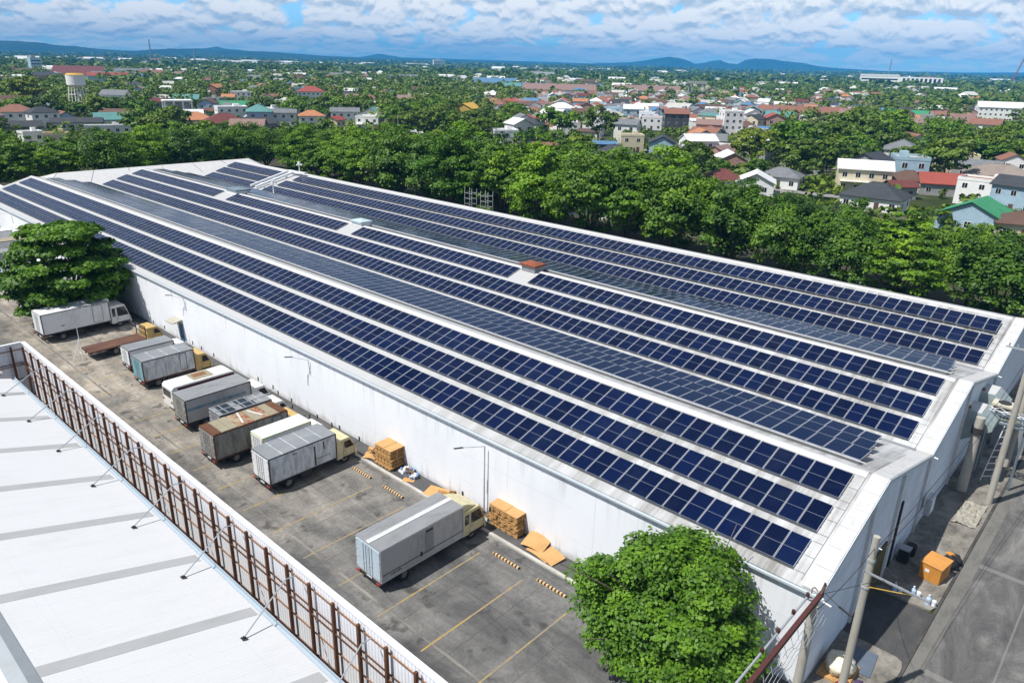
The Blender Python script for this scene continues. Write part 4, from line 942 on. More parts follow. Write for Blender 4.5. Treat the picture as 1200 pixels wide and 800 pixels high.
m = MB(); m.box(-.66,.66,-.84,.84,1.12,1.17); m.build('lid', dirty('orange lid', (.60,.28,.07), (.35,.16,.05), .5, 0, .6, 1), t); m = MB(); m.box(-.3,-.05,-.815,-.80,.6,.8); m.build('notice', white_box, t)
t = thing('tarped_pile', 'black bags and dark scrap behind the orange cabinet', 'bags', (-5.5, 48.6, .14))
def blob(m, c, r, seed, n=10, q=7, f=.25):
    rg = random.Random(seed); vs = []; 
    for i in range(q+1):
        th = math.pi*i/q
        for j in range(n):
            ph = 2*math.pi*j/n; k = 1+rg.uniform(-f,f)*(0 < i < q)
            vs.append((c[0]+r[0]*k*math.sin(th)*math.cos(ph), c[1]+r[1]*k*math.sin(th)*math.sin(ph), max(c[2]-r[2]*.9, c[2]+r[2]*k*math.cos(th))))
    m.add(vs, [(i*n+j, (i+1)*n+j, (i+1)*n+(j+1) % n, i*n+(j+1) % n) for i in range(q) for j in range(n)])
m = MB(); blob(m,(0,0,.4),(.5,.45,.45),1); blob(m,(.25,.75,.3),(.35,.4,.35),2); m.build('bags', black, t, smooth=True)
m = MB(); blob(m,(-.1,.35,.75),(.25,.2,.12),3); m.build('cloth', orange, t)
t = thing('rubbish_bin', 'dark bins against the gable wall beside the door slot', 'bin', (-7.85, 47.2, .14))
m = MB(); m.prism_z([(-.3,-.3),(.3,-.3),(.3,.3),(-.3,.3)],0,.95); m.tube((.15,1.0,0),(.15,1.0,.8),.28,.33,14); m.build('body', black, t, bevel=.03); m = MB(); m.box(-.34,.34,-.34,.34,.95,1.02); m.build('lid', grey_metal, t)
t = thing('meter_cabinet', 'pale grey meter cabinet fixed on the gable wall', 'cabinet', (-8.2, 52.6, 1.2))
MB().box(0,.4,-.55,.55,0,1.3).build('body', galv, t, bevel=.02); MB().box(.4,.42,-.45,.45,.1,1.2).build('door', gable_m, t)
m_ = mat('clear blue bottle', (.42,.55,.72), .12)
for x, y, lb in ((-7.3,43.6,'white and blue water bottles at the foot of the wall, left one'),(-6.35,43.95,'white and blue water bottle standing in the middle'),(-5.45,43.75,'white and blue water bottle nearest the road')):
    t = thing('water_bottle', lb, 'water bottle', (x,y,.14)); b = MB(); b.tube((0,0,0),(0,0,.42),.15,.15,14); b.tube((0,0,.42),(0,0,.56),.15,.06,14); b.tube((0,0,.56),(0,0,.64),.05,.05,10); b.build('bottle', m_, t); b = MB(); b.tube((0,0,.64),(0,0,.68),.055); b.tube((.3,.1,0),(.3,.1,.35),.12,.12,12); b.build('cap', white_metal, t)
plastic = dirty('yellowed plastic wrap', (.62,.52,.30), (.78,.76,.70), .25, 0, .9, 2.2, (1,1,1), lo=.40, hi=.6)
t = thing('wrapped_load', 'lumpy load wrapped in yellowed plastic beside the gable wall', 'wrapped goods', (-7.35, 34.6, .14))
m = MB(); blob(m,(0,0,.55),(.72,.85,.6),11,18,12,.10); m.build('wrap', plastic, t, smooth=True); m = MB(); m.box(-.85,.75,-1.0,.95,0,.13); m.build('pallet', wood, t)
t = thing('fabric_pile', 'red and purple cloth bundles beside the plastic wrapped load', 'cloth', (-6.65,33.5,.14))
m = MB(); blob(m,(0,0,.25),(.5,.4,.28),21); m.build('bundle', mat('dark red cloth', (.22,.03,.04), .8), t, smooth=True); m = MB(); blob(m,(.5,.35,.3),(.3,.45,.3),22); m.build('bundle', mat('purple cloth', (.07,.04,.10), .8), t, smooth=True)
t = thing('steel_plate', 'flat blue grey steel plate lying on the pavement behind the wrapped load', 'plate', (-6.7,36.2,.15), R(6)); MB().box(-.6,.6,-1.0,1.0,0,.05).build('plate', dirty('slate plate', (.10,.13,.17), (.2,.2,.2), .5, 0, .5, 1), t)
t = thing('tarpaulin', 'crumpled clear plastic sheet lying on the pavement beyond the bottles', 'plastic sheet', (-5.9,56.5,.145))
V = []; rg = random.Random(8)
for i in range(12):
    for j in range(18): V.append(((i-6)*.13+rg.uniform(-.04,.04),(j-9)*.22+rg.uniform(-.06,.06),.03+rg.random()**3*.22))
m = MB().add(V, [(i*18+j,(i+1)*18+j,(i+1)*18+j+1,i*18+j+1) for i in range(11) for j in range(17)]); m.build('sheet', dirty('crumpled clear plastic', (.30,.28,.23), (.5,.48,.42), .2, 0, .9, 2), t)
def wire(a, b, sag, label):
    a, b = Vector(a), Vector(b); t_ = MB(); pts = []
    for i in range(13):
        f = i/12; p = a.lerp(b, f); p.z -= sag*4*f*(1-f); pts.append(p)
    tag(t_.path(pts, .014, 5).build('overhead_wire', black), label, 'wire')
wire((-6.9,26.2,9.6),(-6.5,32.0,9.8),.25,'short black wire from the brown beam pole to the round pole')
wire((-6.4,32.2,9.9),(-5.4,59.0,12.0),.9,'long black wire from the round pole to the tallest grey pole, upper one')
wire((-6.4,32.3,9.3),(-5.4,59.0,11.2),1.1,'long black wire from the round pole to the tallest grey pole, lower one')
wire((-6.5,32.2,9.5),(-8.2,38.9,6.2),.4,'thin black wire from the round pole down to the gable wall')
wire((-5.4,59.4,12.0),(-5.6,66.4,12.2),.2,'short black wire between the two tall grey poles')
# ------------------------------------------------------------ trees
def leaf_mat(name, c1, c2, c3, tr=.15, ns=.35):
    m = bpy.data.materials.new(name); m.use_nodes = True; n = NB(m); t = m.node_tree
    b = n.b; b.inputs['Roughness'].default_value = .55; b.inputs['Specular IOR Level'].default_value = .35
    oi = n.new('ShaderNodeObjectInfo').outputs['Random']; p = n.pos()
    f = n.noise(p, ns, 3, .6); g = n.noise(p, 1/17., 2, .5)
    c = n.ramp(f, (.32, c1), (.5, c2), (.70, c3))
    v = n.math('ADD', n.math('MULTIPLY', oi, .45), n.math('MULTIPLY', g, .75))
    c = n.mix(1., c, n.ramp(v, (.25, (.50,.60,.50)), (.5, (.90,.92,.85)), (.75, (1.30,1.18,.95))), 'MULTIPLY')
    n.color(c)
    tb = n.new('ShaderNodeBsdfTranslucent'); n.put(tb.inputs[0], n.mix(1., c, (1.3,1.35,.5), 'MULTIPLY'))
    ms = n.new('ShaderNodeMixShader'); ms.inputs[0].default_value = tr
    t.links.new(b.outputs[0], ms.inputs[1]); t.links.new(tb.outputs[0], ms.inputs[2]); t.links.new(ms.outputs[0], t.nodes['Material Output'].inputs[0]); return m
LEAF = leaf_mat('leaves', (.034,.088,.005), (.092,.195,.008), (.195,.350,.016))
LEAF_N = leaf_mat('near leaves', (.025,.075,.006), (.070,.170,.010), (.135,.275,.020), .2, 1.1)
LEAF_Y = leaf_mat('lime leaves', (.10,.16,.012), (.17,.24,.018), (.24,.30,.03))
LEAF_A = leaf_mat('almond leaves', (.055,.135,.006), (.115,.245,.010), (.190,.350,.018), .2, .5)
LEAF_D = leaf_mat('dark leaves', (.024,.068,.006), (.065,.150,.009), (.140,.260,.016))
LEAF_F = leaf_mat('far leaves', (.045,.090,.009), (.085,.150,.012), (.150,.230,.022), .14, .12)
bark = dirty('bark', (.16,.125,.095), (.07,.055,.04), .95, 0, .8, 1, (1,1,.3), False)
def unit(a): return a/np.maximum(np.linalg.norm(a, axis=1, keepdims=True), 1e-9)
def leaves(P_, Nn, size, rng, aspect=.62):
    n = len(P_); t = unit(np.cross(Nn, rng.normal(size=(n,3)))); b = np.cross(Nn, t)
    s = (size*rng.uniform(.65,1.35,n))[:,None]; droop = Nn*s*.28
    V = np.stack([P_-t*s, P_+b*s*aspect-droop*0, P_+t*s-droop, P_-b*s*aspect], 1).reshape(-1,3)
    return V, np.arange(4*n).reshape(n,4)
def crown_pts(r, ncl, per, rng, cr=.30, style='round', flat=.6):
    """clump centres spread through the crown; leaves on the upper and outer side of every clump"""
    r = np.array(r, float)
    if style == 'tiers':
        C = []
        for k in range(ncl):
            lv = rng.integers(0, 7); z = -.85+lv*.28; R_ = math.sqrt(max(.05, 1-(z*.88)**2))*(1.04 if lv < 5 else .9)
            a = rng.uniform(0, 6.283); q = R_*math.sqrt(rng.uniform(.12, 1)); C.append((math.cos(a)*q, math.sin(a)*q, z+rng.uniform(-.05,.05)-.10*q))
        C = np.array(C)
    else:
        d = unit(rng.normal(size=(ncl,3))); d[:,2] = np.abs(d[:,2])*rng.choice([1,1,1,-.7], ncl)
        C = d*(rng.uniform(.35,1.,ncl)**.6)[:,None]
        lump = 1+(.30 if r[0] > 4.4 else .17)*np.sin(np.arctan2(C[:,1],C[:,0])*3+rng.uniform(0,6))*rng.uniform(.4,1,ncl)
        C *= lump[:,None]
    C = C*r
    k = np.repeat(np.arange(ncl), per); n = len(k)
    rad = (cr*r.mean())*rng.uniform(.6,1.25,ncl)[k]
    d = unit(rng.normal(size=(n,3))); d[:,2] = np.where(rng.random(n) < .8, np.abs(d[:,2]), d[:,2])
    Q = C[k]+d*rad[:,None]*(rng.uniform(.45,1.05,n)[:,None])*np.array([1,1,flat])
    out = unit(C/np.maximum(r,.1))[k]
    Nn = unit(d*.55+out*.35+np.array([0,0,.55])+rng.normal(size=(n,3))*.42)
    return C, Q, Nn
def make_tree(name, H, r, zc, ncl, per, leaf, seed, m, style='round', cr=.30, flat=.6, trunk_r=.25, aspect=.62, limbs=7, tw=0):
    rng = np.random.default_rng(seed); C, Q, Nn = crown_pts(r, ncl, per, rng, cr, style, flat); Q = Q+np.array([0,0,zc])
    Q[:,2] = np.maximum(Q[:,2], .6)
    V, F = leaves(Q, Nn, leaf, rng, aspect); cme = npmesh(name+'_crown', V, F, m)
    t = MB(); top = zc-r[2]*.25; fork = max(1.2, zc-r[2]*.85)
    t.path([(0,0,-.2),(.1*trunk_r,.05,fork*.5),(0,0,fork)], [trunk_r*1.25, trunk_r*1.02, trunk_r*.9], 9)
    sel = rng.choice(len(C), min(limbs, len(C)), replace=False)
    for i in sel:
        e = Vector(C[i])+Vector((0,0,zc)); a = Vector((0,0,fork)); mid = a.lerp(e,.5)+Vector((rng.normal()*.3, rng.normal()*.3, .5*rng.random()))
        t.path([a, mid, e], [trunk_r*.6, trunk_r*.38, trunk_r*.12], 6)
        if tw:
            for q in range(tw):
                e2 = e+Vector(rng.normal(size=3)*r[0]*.2); t.path([mid, (mid+e2)/2+Vector((0,0,.2)), e2], [trunk_r*.25, trunk_r*.15, .02], 5)
    return t.mesh(name+'_trunk', bark), cme
def plant(meshes, x, y, label, cat='tree', rz=0., sc=1., group=None, name='broadleaf_tree', szz=None):
    t = thing(name, label, cat, (x,y,0), rz, group); t.scale = (sc, sc, szz or sc)
    link('trunk', meshes[0], t); link('crown', meshes[1], t); return t
rnd = random.Random(11)
# the tree at the lower edge of the yard
nt_ = make_tree('near_tree', 10, (4.3,4.2,4.1), 4.5, 240, 370, .105, 4, LEAF_N, cr=.245, flat=.62, trunk_r=.22, aspect=.7, limbs=16, tw=3)
plant(nt_, -13.7, 27.1, 'bright green round leafy tree in front of the white wall, nearest the camera')
al = make_tree('almond', 13, (6.0,6.1,5.7), 6.1, 290, 150, .27, 9, LEAF_A, 'tiers', cr=.24, flat=.42, trunk_r=.4, aspect=.6, limbs=20, tw=2)
plant(al, -95.0, 26.3, 'wide layered tree spreading over the parked trucks at the left', name='almond_tree')
BT = [make_tree('belt%d' % k, 13, (5.0+.6*(k % 3),5.2,5.7+.6*(k % 2)), 7.6, 130, 105, .23, 20+k, (LEAF,LEAF_D,LEAF,LEAF,LEAF_D,LEAF_A)[k], cr=(.25,.30,.23)[k % 3], flat=(.34,.7,.5)[k % 3], trunk_r=.26, limbs=10, tw=1) for k in range(6)]
belt = []
for i in range(21):
    x = -163+i*8.2+rnd.uniform(-1.6,1.6); belt.append((x, 99.5+rnd.uniform(-1.5,2.5), 1.0 if x > -150 else .82))
for i in range(20):
    x = -170+i*9.0+rnd.uniform(-2,2); belt.append((x, 110+rnd.uniform(-2,3), .92))
for i in range(4): belt.append((6+i*7.5, 104+rnd.uniform(-3,6), .9))
fr = sorted([b for b in belt if b[1] < 104], key=lambda b: b[0]); bk = sorted([b for b in belt if b[1] >= 104], key=lambda b: b[0])
def topz(x, y):            # height of the tree line measured along the belt
    px = project(x, y, 10)[0]
    return float(np.interp(px, [350,430,500,600,700,800,900,1000,1100,1200], [11.6,14.8,16.8,16.0,15.6,15.2,13.0,12.0,12.2,12.2]))
for lst, nm_ in ((fr,'front'), (bk,'back')):
    for i, (x, y_, s) in enumerate(lst):
        h = topz(x, y_)*rnd.uniform(.93,1.05)/13.4
        plant(BT[rnd.randrange(6)], x, y_, '%s leafy tree from the left in the %s row of the belt behind the warehouse' % (ordn(i), nm_), rz=rnd.uniform(0,6.3), sc=h*rnd.uniform(.95,1.1), szz=h, group='trees in the belt behind the warehouse')
lf = []
for i in range(11): lf.append((-184+rnd.uniform(-3,3), 22+i*8.3+rnd.uniform(-1.5,1.5)))
for i in range(11): lf.append((-196+rnd.uniform(-3,3), 20+i*9.6+rnd.uniform(-2,2)))
lf.sort(key=lambda p: project(p[0],p[1])[0])
for i, (x, y_) in enumerate(lf):
    plant(BT[rnd.randrange(6)], x, y_, '%s dark leafy tree from the left beyond the far end of the warehouse' % ordn(i), rz=rnd.uniform(0,6.3), sc=rnd.uniform(.88,1.0), group='trees beyond the far end of the warehouse')
plant(BT[1], -152, 26.5, 'dark tree at the left edge against the far end of the white wall', sc=.72)
plant(BT[3], -147.5, 29.3, 'small bush like tree at the very corner of the white wall', sc=.45)

# low wall between belt and warehouse, scaffolds
t = thing('boundary_wall', 'low grey block wall along the belt of trees', 'wall', (-75,93.6,0)); m = MB(); m.box(-90,78,-.1,.1,0,2.3)
for k in range(57): m.box(-90+k*3-.14,-90+k*3+.14,-.14,.14,0,2.45)
m.build('wall', dirty('block wall', (.22,.22,.21), (.08,.085,.08), .9, 0, .8, .5, (1,1,1), False), t)
for (x, y_, lb) in ((-94.3,92.0,'left of the two steel scaffold towers at the edge of the trees'),(-90.3,92.0,'right of the two steel scaffold towers at the edge of the trees')):
    t = thing('scaffold_tower', lb, 'scaffold', (x,y_,0)); m = MB()
    for a in (-.9,.9):
        for b in (-.6,.6): m.bar((a,b,0),(a,b,9.0),.06)
    for z in np.arange(.6,9,.95):
        for b in (-.6,.6): m.bar((-.9,b,z),(.9,b,z),.05)
        for a in (-.9,.9): m.bar((a,-.6,z),(a,.6,z),.05)
    m.build('frame', galv, t)

# ------------------------------------------------------------ town
def rmat(n_, c, c2=None): return dirty(n_, c, c2 or tuple(v*.45 for v in c), .7, 0, .6, .25, (1,1,1), False)
ROOF = dict(red=rmat('red roof',(.30,.065,.045),(.16,.06,.045)), rust=rmat('rusty roof',(.24,.11,.075),(.12,.06,.045)), maroon=rmat('maroon roof',(.14,.04,.035)), orange=rmat('orange roof',(.44,.19,.09),(.22,.11,.06)),
   brown=rmat('brown roof',(.12,.07,.05)), grey=rmat('grey roof',(.17,.18,.19)), dark=rmat('charcoal roof',(.045,.05,.058)), white=rmat('white roof',(.68,.69,.70),(.40,.40,.39)),
   green=rmat('green roof',(.045,.25,.115)), teal=rmat('teal roof',(.10,.26,.245)), blue=rmat('blue roof',(.09,.20,.34)), pale=rmat('pale roof',(.46,.45,.42)), pink=rmat('pink roof',(.25,.16,.14),(.15,.10,.09)),
   taupe=rmat('taupe roof',(.26,.215,.185)), yellow=rmat('yellow roof',(.60,.37,.06)))
WALL = dict(white=rmat('white house wall',(.82,.82,.80),(.60,.59,.56)), cream=rmat('cream house wall',(.70,.62,.43),(.5,.44,.32)), grey=rmat('grey house wall',(.33,.33,.32)), blue=rmat('pale blue wall',(.36,.50,.60)),
   pink=rmat('pink wall',(.50,.30,.25)), brick=rmat('brick wall',(.28,.12,.08)), yellow=rmat('yellow wall',(.60,.40,.09)), green=rmat('pale green wall',(.33,.45,.36)), dark=rmat('dark house wall',(.08,.085,.09)))
wn = MB(); wn.box(-.62,.62,-.04,.02,-.62,.62,1); wn.box(-.55,.55,-.06,-.03,-.55,.55,0); wn.box(-.03,.03,-.075,-.05,-.55,.55,1)
WINM = wn.mesh('window', [glass, WALL['white']])
dn = MB(); dn.box(-.5,.5,-.06,.02,0,2.1); DORM = dn.mesh('door', ROOF['brown'])
def house_meshes(w, d, h, kind, rp=.30, ov=.5):
    b = MB(); b.box(-w/2,w/2,-d/2,d/2,-.1,h)
    r = MB(); W2, D2 = w/2+ov, d/2+ov
    if kind == 'gable':
        rh = D2*rp*1.6
        b.add([(-w/2,-d/2,h),(-w/2,d/2,h),(-w/2,0,h+rh*(d/2)/D2),(w/2,-d/2,h),(w/2,d/2,h),(w/2,0,h+rh*(d/2)/D2)], [(0,1,2),(3,5,4)])
        e = .14; z0 = h-.02
        r.add([(-W2,-D2,z0-e*.2),(W2,-D2,z0-e*.2),(W2,0,z0+rh),(-W2,0,z0+rh),(-W2,D2,z0-e*.2),(W2,D2,z0-e*.2),
               (-W2,-D2,z0+e),(W2,-D2,z0+e),(W2,0,z0+rh+e),(-W2,0,z0+rh+e),(-W2,D2,z0+e),(W2,D2,z0+e)],
              [(3,2,1,0),(4,5,2,3),(6,7,8,9),(9,8,11,10),(0,1,7,6),(5,4,10,11),(0,6,9,3),(3,9,10,4),(1,2,8,7),(2,5,11,8)])
    elif kind == 'hip':
        rh = min(W2,D2)*rp*1.7; g = max(W2-D2, .3) if W2 > D2 else .3; z0 = h-.01; e = .14
        r.add([(-W2,-D2,z0),(W2,-D2,z0),(W2,D2,z0),(-W2,D2,z0),(-W2,-D2,z0+e),(W2,-D2,z0+e),(W2,D2,z0+e),(-W2,D2,z0+e),(-g,0,z0+e+rh),(g,0,z0+e+rh)],
              [(3,2,1,0),(0,1,5,4),(1,2,6,5),(2,3,7,6),(3,0,4,7),(4,5,9,8),(6,7,8,9),(5,6,9),(7,4,8)])
        r.bar((-g,0,z0+e+rh),(g,0,z0+e+rh),.22,.12)
    elif kind == 'shed':
        r.obox((0,0,h+.3),(W2,0,0),(0,D2,.28),(0,0,.06)); b.box(-w/2+.1,w/2-.1,0,d/2,h,h+.35)
    else:
        r.box(-w/2+.002,w/2-.002,-d/2+.002,d/2-.002,h,h+.08)
        for a in ((-w/2-.06,w/2+.06,-d/2-.06,-d/2+.12),(-w/2-.06,w/2+.06,d/2-.12,d/2+.06),(-w/2-.06,-w/2+.12,-d/2+.12,d/2-.12),(w/2-.12,w/2+.06,-d/2+.12,d/2-.12)): b.box(*a,h-.2,h+.55)
        b.box(w*.1,w*.3,d*.05,d*.3,h+.08,h+1.4)
    return b, r
def house(label, x, y, rz, w, d, st, kind, rc, wc, cat='house', name='house', group=None, balcony=False, nwin=None, sh=3.0):
    h = st*sh; b, r = house_meshes(w, d, h, kind); t = thing(name, label, cat, (x,y,0), rz, group)
    b.build('wall', WALL[wc], t); r.build('roof', ROOF[rc], t)
    n = nwin or max(2, int(w/3))
    for s in range(st):
        for k in range(n):
            if s == 0 and k == n//2: link('door', DORM, t, loc=(-w/2+(k+.5)*w/n, -d/2-.001, 0)); continue
            link('window', WINM, t, loc=(-w/2+(k+.5)*w/n, -d/2-.001, s*sh+1.6))
        for q, sg in ((0,1),(1,-1)):
            for k in range(max(1,int(d/4))): link('window', WINM, t, loc=(sg*(w/2+.001), -d/2+(k+.5)*d/max(1,int(d/4)), s*sh+1.6), rz=sg*math.pi/2)
    if balcony:
        m = MB(); m.box(-w*.45,w*.1,-d/2-1.2,-d/2,h-sh-.1,h-sh+.05)
        for k in range(12): m.bar((-w*.45+k*w*.05,-d/2-1.15,h-sh),(-w*.45+k*w*.05,-d/2-1.15,h-sh+.95),.05)
        m.bar((-w*.45,-d/2-1.15,h-sh+.95),(w*.1,-d/2-1.15,h-sh+.95),.07); m.build('balcony', WALL['white'], t)
    return t
view = []; occ = []           # (x, y, radius) of everything placed by hand
def face(x, y, rot=0): return math.atan2(-x, y)+R(rot)
def H(px, py, wpx, st, kind, rc, wc, rot, label, dr=.75, **k):
    x, y = ground(px, py); dist = math.hypot(math.hypot(x, y), CAMH); w = wpx*dist/FPX
    d = min(w*dr, 14) if w < 30 else w*dr; occ.append((x, y, max(w, d)*.55)); view.append((px, py, wpx, st*(3.0)*FPX/dist))
    return house(label, x, y, face(x, y, rot), w, d, st, kind, rc, wc, **k)
H(845,222,38,1,'hip','maroon','white',8,'white house with a dark maroon hip roof left of the white gabled one',.9)
H(884,226,38,1,'gable','white','white',90,'white gabled house with a bright white roof beside the maroon one',1.0)
H(914,219,40,1,'hip','grey','white',-10,'house with a wide grey hip roof behind the white gabled house')
H(1008,224,50,2,'gable','white','cream',6,'cream two storey house with white roof and two small dormers',.6,balcony=True)
H(1016,213,38,2,'gable','dark','grey',70,'charcoal gabled house just behind the cream two storey one',.8)
H(1023,244,58,1,'hip','dark','white',-12,'white house with charcoal hip roof in front of the cream house',.8)
H(1061,223,38,1,'hip','brown','white',10,'white house with a dark brown hip roof right of the cream house')
H(1052,232,26,1,'gable','maroon','grey',30,'low house with a small maroon roof tucked between charcoal and brown roofs')
H(1101,227,42,1,'gable','red','grey',12,'grey house with a plain bright red gable roof',.8)
H(1150,240,44,2,'flat','rust','white',-14,'white two storey house with rust edged flat roof behind the green one',.6)
H(1166,217,56,1,'hip','taupe','cream',5,'wide taupe roofed house with solar panels on it',.6)
H(1140,268,52,1,'gable','green','blue',78,'pale house with a bright green gable roof near the right edge',1.1)
H(1190,248,40,2,'gable','dark','blue',-20,'pale blue house with charcoal roof at the right edge')
H(1192,278,44,1,'hip','brown','cream',15,'brown roofed house at the right edge in front of the pale blue one')
H(718,192,46,1,'hip','dark','white',-6,'low white house with wide charcoal hip roof behind the tree belt',.8,balcony=False)
H(708,178,26,1,'shed','blue','dark',0,'house with bright blue sloping roof behind the charcoal hip roof')
H(738,178,26,2,'flat','pale','cream',12,'cream flat topped house right of the blue roof')
H(638,184,30,1,'gable','rust','blue',10,'small house with rusty orange roof just behind the belt')
H(591,172,28,2,'flat','white','white',14,'white two storey flat house with a terracotta patch on its front')
H(577,176,22,1,'shed','white','white',0,'low white lean to beside the flat white house')
H(520,166,24,1,'gable','red','white',40,'white house with red gable roof left of centre behind the belt')
H(478,166,34,1,'flat','white','white',6,'long low plain white building behind the belt',.4,cat='building')
H(434,153,26,2,'flat','pale','white',-20,'white house with dark car port behind the belt, left of the low white building',balcony=True)
H(394,158,18,2,'gable','red','cream',60,'narrow cream house with red gable roof')
H(405,146,30,2,'gable','grey','white',0,'white house with long pale grey roof behind the narrow cream one',.5)
H(366,152,26,2,'hip','orange','white',0,'white two storey house with orange hip roof')
H(329,148,34,2,'gable','grey','white',-4,'long white two storey house with grey roof left of the orange roof',.4)
H(303,153,32,1,'gable','dark','grey',15,'dark roofed low house partly behind the belt left of the long white one')
H(272,140,30,2,'flat','white','white',10,'white two storey block with three dark windows')
H(264,152,44,1,'hip','maroon','white',6,'wide maroon hip roofed house in front of the white block')
H(230,148,34,1,'hip','orange','cream',0,'peach orange hip roofed house in front of the open white frame building')
H(292,156,34,1,'gable','pink','grey',-10,'low house with a faded pink roof at the belt')
H(243,138,16,1,'gable','rust','blue',60,'small blue sided house with rusty roof')
H(184,126,28,1,'gable','maroon','grey',5,'low house with a dark maroon gable roof above the belt at the left',.5)
H(22,148,30,2,'hip','rust','white',-4,'white two storey house with terracotta hip roof at the far left')
H(52,149,24,2,'hip','dark','white',20,'white house with grey hip roof beside the terracotta one')
H(18,158,46,1,'gable','dark','grey',4,'long low dark grey roof in front of the terracotta roofed house',.4,cat='building')
H(92,152,44,1,'gable','dark','white',-6,'long dark grey roofed shed below the water tower',.35,cat='building')
H(133,148,32,1,'gable','teal','white',10,'white house with a teal gable roof right of the water tower')
H(128,157,40,1,'flat','white','white',0,'long low white building in front of the teal roof',.3,cat='building')
H(40,178,18,2,'flat','white','white',20,'small white house seen through gaps of the trees at the far left')
H(70,180,20,2,'flat','yellow','cream',-10,'cream and yellow house seen through the trees at the left')
H(854,160,21,4,'flat','white','white',20,'narrow white four storey house standing above the dense roofs',.9,sh=2.8)
H(800,150,18,1,'gable','pale','cream',70,'cream gabled house in the dense roofs left of the white tower house')
H(790,156,26,3,'gable','rust','dark',10,'dark three storey house with rusty layered roofs')
H(763,152,22,2,'flat','red','white',0,'house with red canopy left of the dark three storey one')
H(717,142,22,1,'gable','pale','cream',60,'tall cream house with pale roof amid the small roofs')
H(548,134,30,1,'gable','yellow','yellow',70,'bright yellow hall with stepped front',1.0,cat='hall',name='hall')
H(95,90,44,1,'gable','maroon','white',-14,'big hall with maroon and white roof behind the water tower',.7,cat='hall',name='hall')
H(283,118,20,2,'flat','white','white',0,'white flat house behind the orange gabled roof at the left')
H(253,112,18,2,'gable','orange','brick',60,'orange gabled house at the left behind the green sheds')
H(352,112,16,2,'flat','pale','blue',0,'pale blue box house left of centre')
H(365,117,28,2,'hip','red','white',0,'white house with faded red roof left of centre')
H(1077,150,18,1,'gable','pink','white',0,'white house with pink roof at the edge of the wood')
H(1126,147,22,2,'flat','brown','pink',0,'flat brown topped house in the right distance')
H(1168,142,38,3,'gable','white','white',12,'large white roofed building in the right distance',.7,cat='building')
H(1154,152,26,1,'gable','rust','white',-8,'long rusty roofed house in front of the large white roof')
# open white frame building
x, y = ground(210,140); t = thing('frame_building', 'white open concrete frame building beside the peach roof', 'building', (x,y,0), face(x,y,8)); occ.append((x,y,9))
m = MB()
for a in (-6,-2,2,6):
    for b in (-4,4): m.box(a-.35,a+.35,b-.35,b+.35,0,8.6)
m.box(-6.6,6.6,-4.6,4.6,8.6,9.2); m.box(-6.3,6.3,-4.3,4.3,4.2,4.6); m.build('frame', WALL['white'], t); MB().box(-5.5,5.5,-1,3.6,.1,8.4).build('wall', WALL['grey'], t)
for k in range(3):
    for z in (2.2,6.4): link('window', WINM, t, loc=(-4+k*4,-1.01,z))
# solar panels on the taupe roof, dormers on the white roof
# water tower
x, y = ground(95,131); occ.append((x,y,10)); t = thing('water_tower', 'white water tank with orange top on a steel lattice tower', 'water tower', (x,y,0), .4)
tk = MB().tube((0,0,13.6),(0,0,18.6),4.5,4.5,28); tk.tube((0,0,12.6),(0,0,13.6),2.6,4.5,28); tk.build('tank', WALL['white'], t, smooth=False)
m = MB(); m.tube((0,0,18.6),(0,0,19.4),4.6,3.6,28); m.build('tank_top', ROOF['yellow'], t)
m = MB(); L4 = []
for k in range(6):
    a = k*math.pi/3; p0 = Vector((5.4*math.cos(a),5.4*math.sin(a),0)); p1 = Vector((3.7*math.cos(a),3.7*math.sin(a),13.5)); L4.append((p0,p1))
for k in range(6):
    MB().bar(L4[k][0],L4[k][1],.32).build('leg', WALL['white'], t)
for f in (.33,.66):
    for k in range(6): m.bar(L4[k][0].lerp(L4[k][1],f), L4[(k+1)%6][0].lerp(L4[(k+1)%6][1],f), .24)
m.tube((0,0,0),(0,0,13),.5,.5,10); m.build('bracing', WALL['white'], t)
# long factory with pink-red roofs
def hall(px, py, wpx, dep, h, rc, wc, label, rot=0, n=1, name='factory'):
    x, y = ground(px, py); dist = math.hypot(x, y); w = wpx*dist/FPX; occ.extend((x+q*w/8*math.cos(face(x,y)),y+q*w/8*math.sin(face(x,y)),dep*.35) for q in range(-4,5)); t = thing(name, label, name.replace('_',' '), (x,y,0), face(x,y,rot))
    b, r = house_meshes(w, dep, h, 'gable', .26); b.build('wall', WALL[wc], t); r.build('roof', ROOF[rc], t)
    for k in range(int(w/9)): link('window', WINM, t, loc=(-w/2+4+k*9,-dep/2-.001,h*.6))
    for k in range(int(w/14)): MB().box(-w/2+6+k*14,-w/2+8+k*14,-.9,.9,h+dep*.15,h+dep*.2+1.6).build('ridge_vent', ROOF['grey'], t)
    return t
hall(655,111,80,26,5,'pink','white','long factory with pink red roof in the distance, left half of the pair')
hall(757,112,70,24,5,'pink','white','long factory with pink red roof in the distance, right half of the pair',2)
hall(580,104,46,24,7,'blue','white','long distant hall with a light blue roof')
hall(598,108,22,16,6,'teal','cream','short distant hall with teal roof before the blue one',8)
hall(935,142,80,18,5,'rust','brick','row of rust red roofed row houses in the right middle distance',4,name='row_house')
hall(912,148,30,14,5,'teal','grey','teal roofed row house left of the rust red row',12,name='row_house')
hall(1046,133,46,14,5,'dark','dark','dark flat hall with blue edge at the wood',0)
hall(1062,143,36,15,4,'green','grey','low olive green roofed hall at the wood',-6)
hall(268,132,52,10,4,'green','grey','long green roofed sheds behind the white block',4,name='shed')
hall(1155,84,22,30,8,'white','white','distant white hall at the right near the horizon',0)
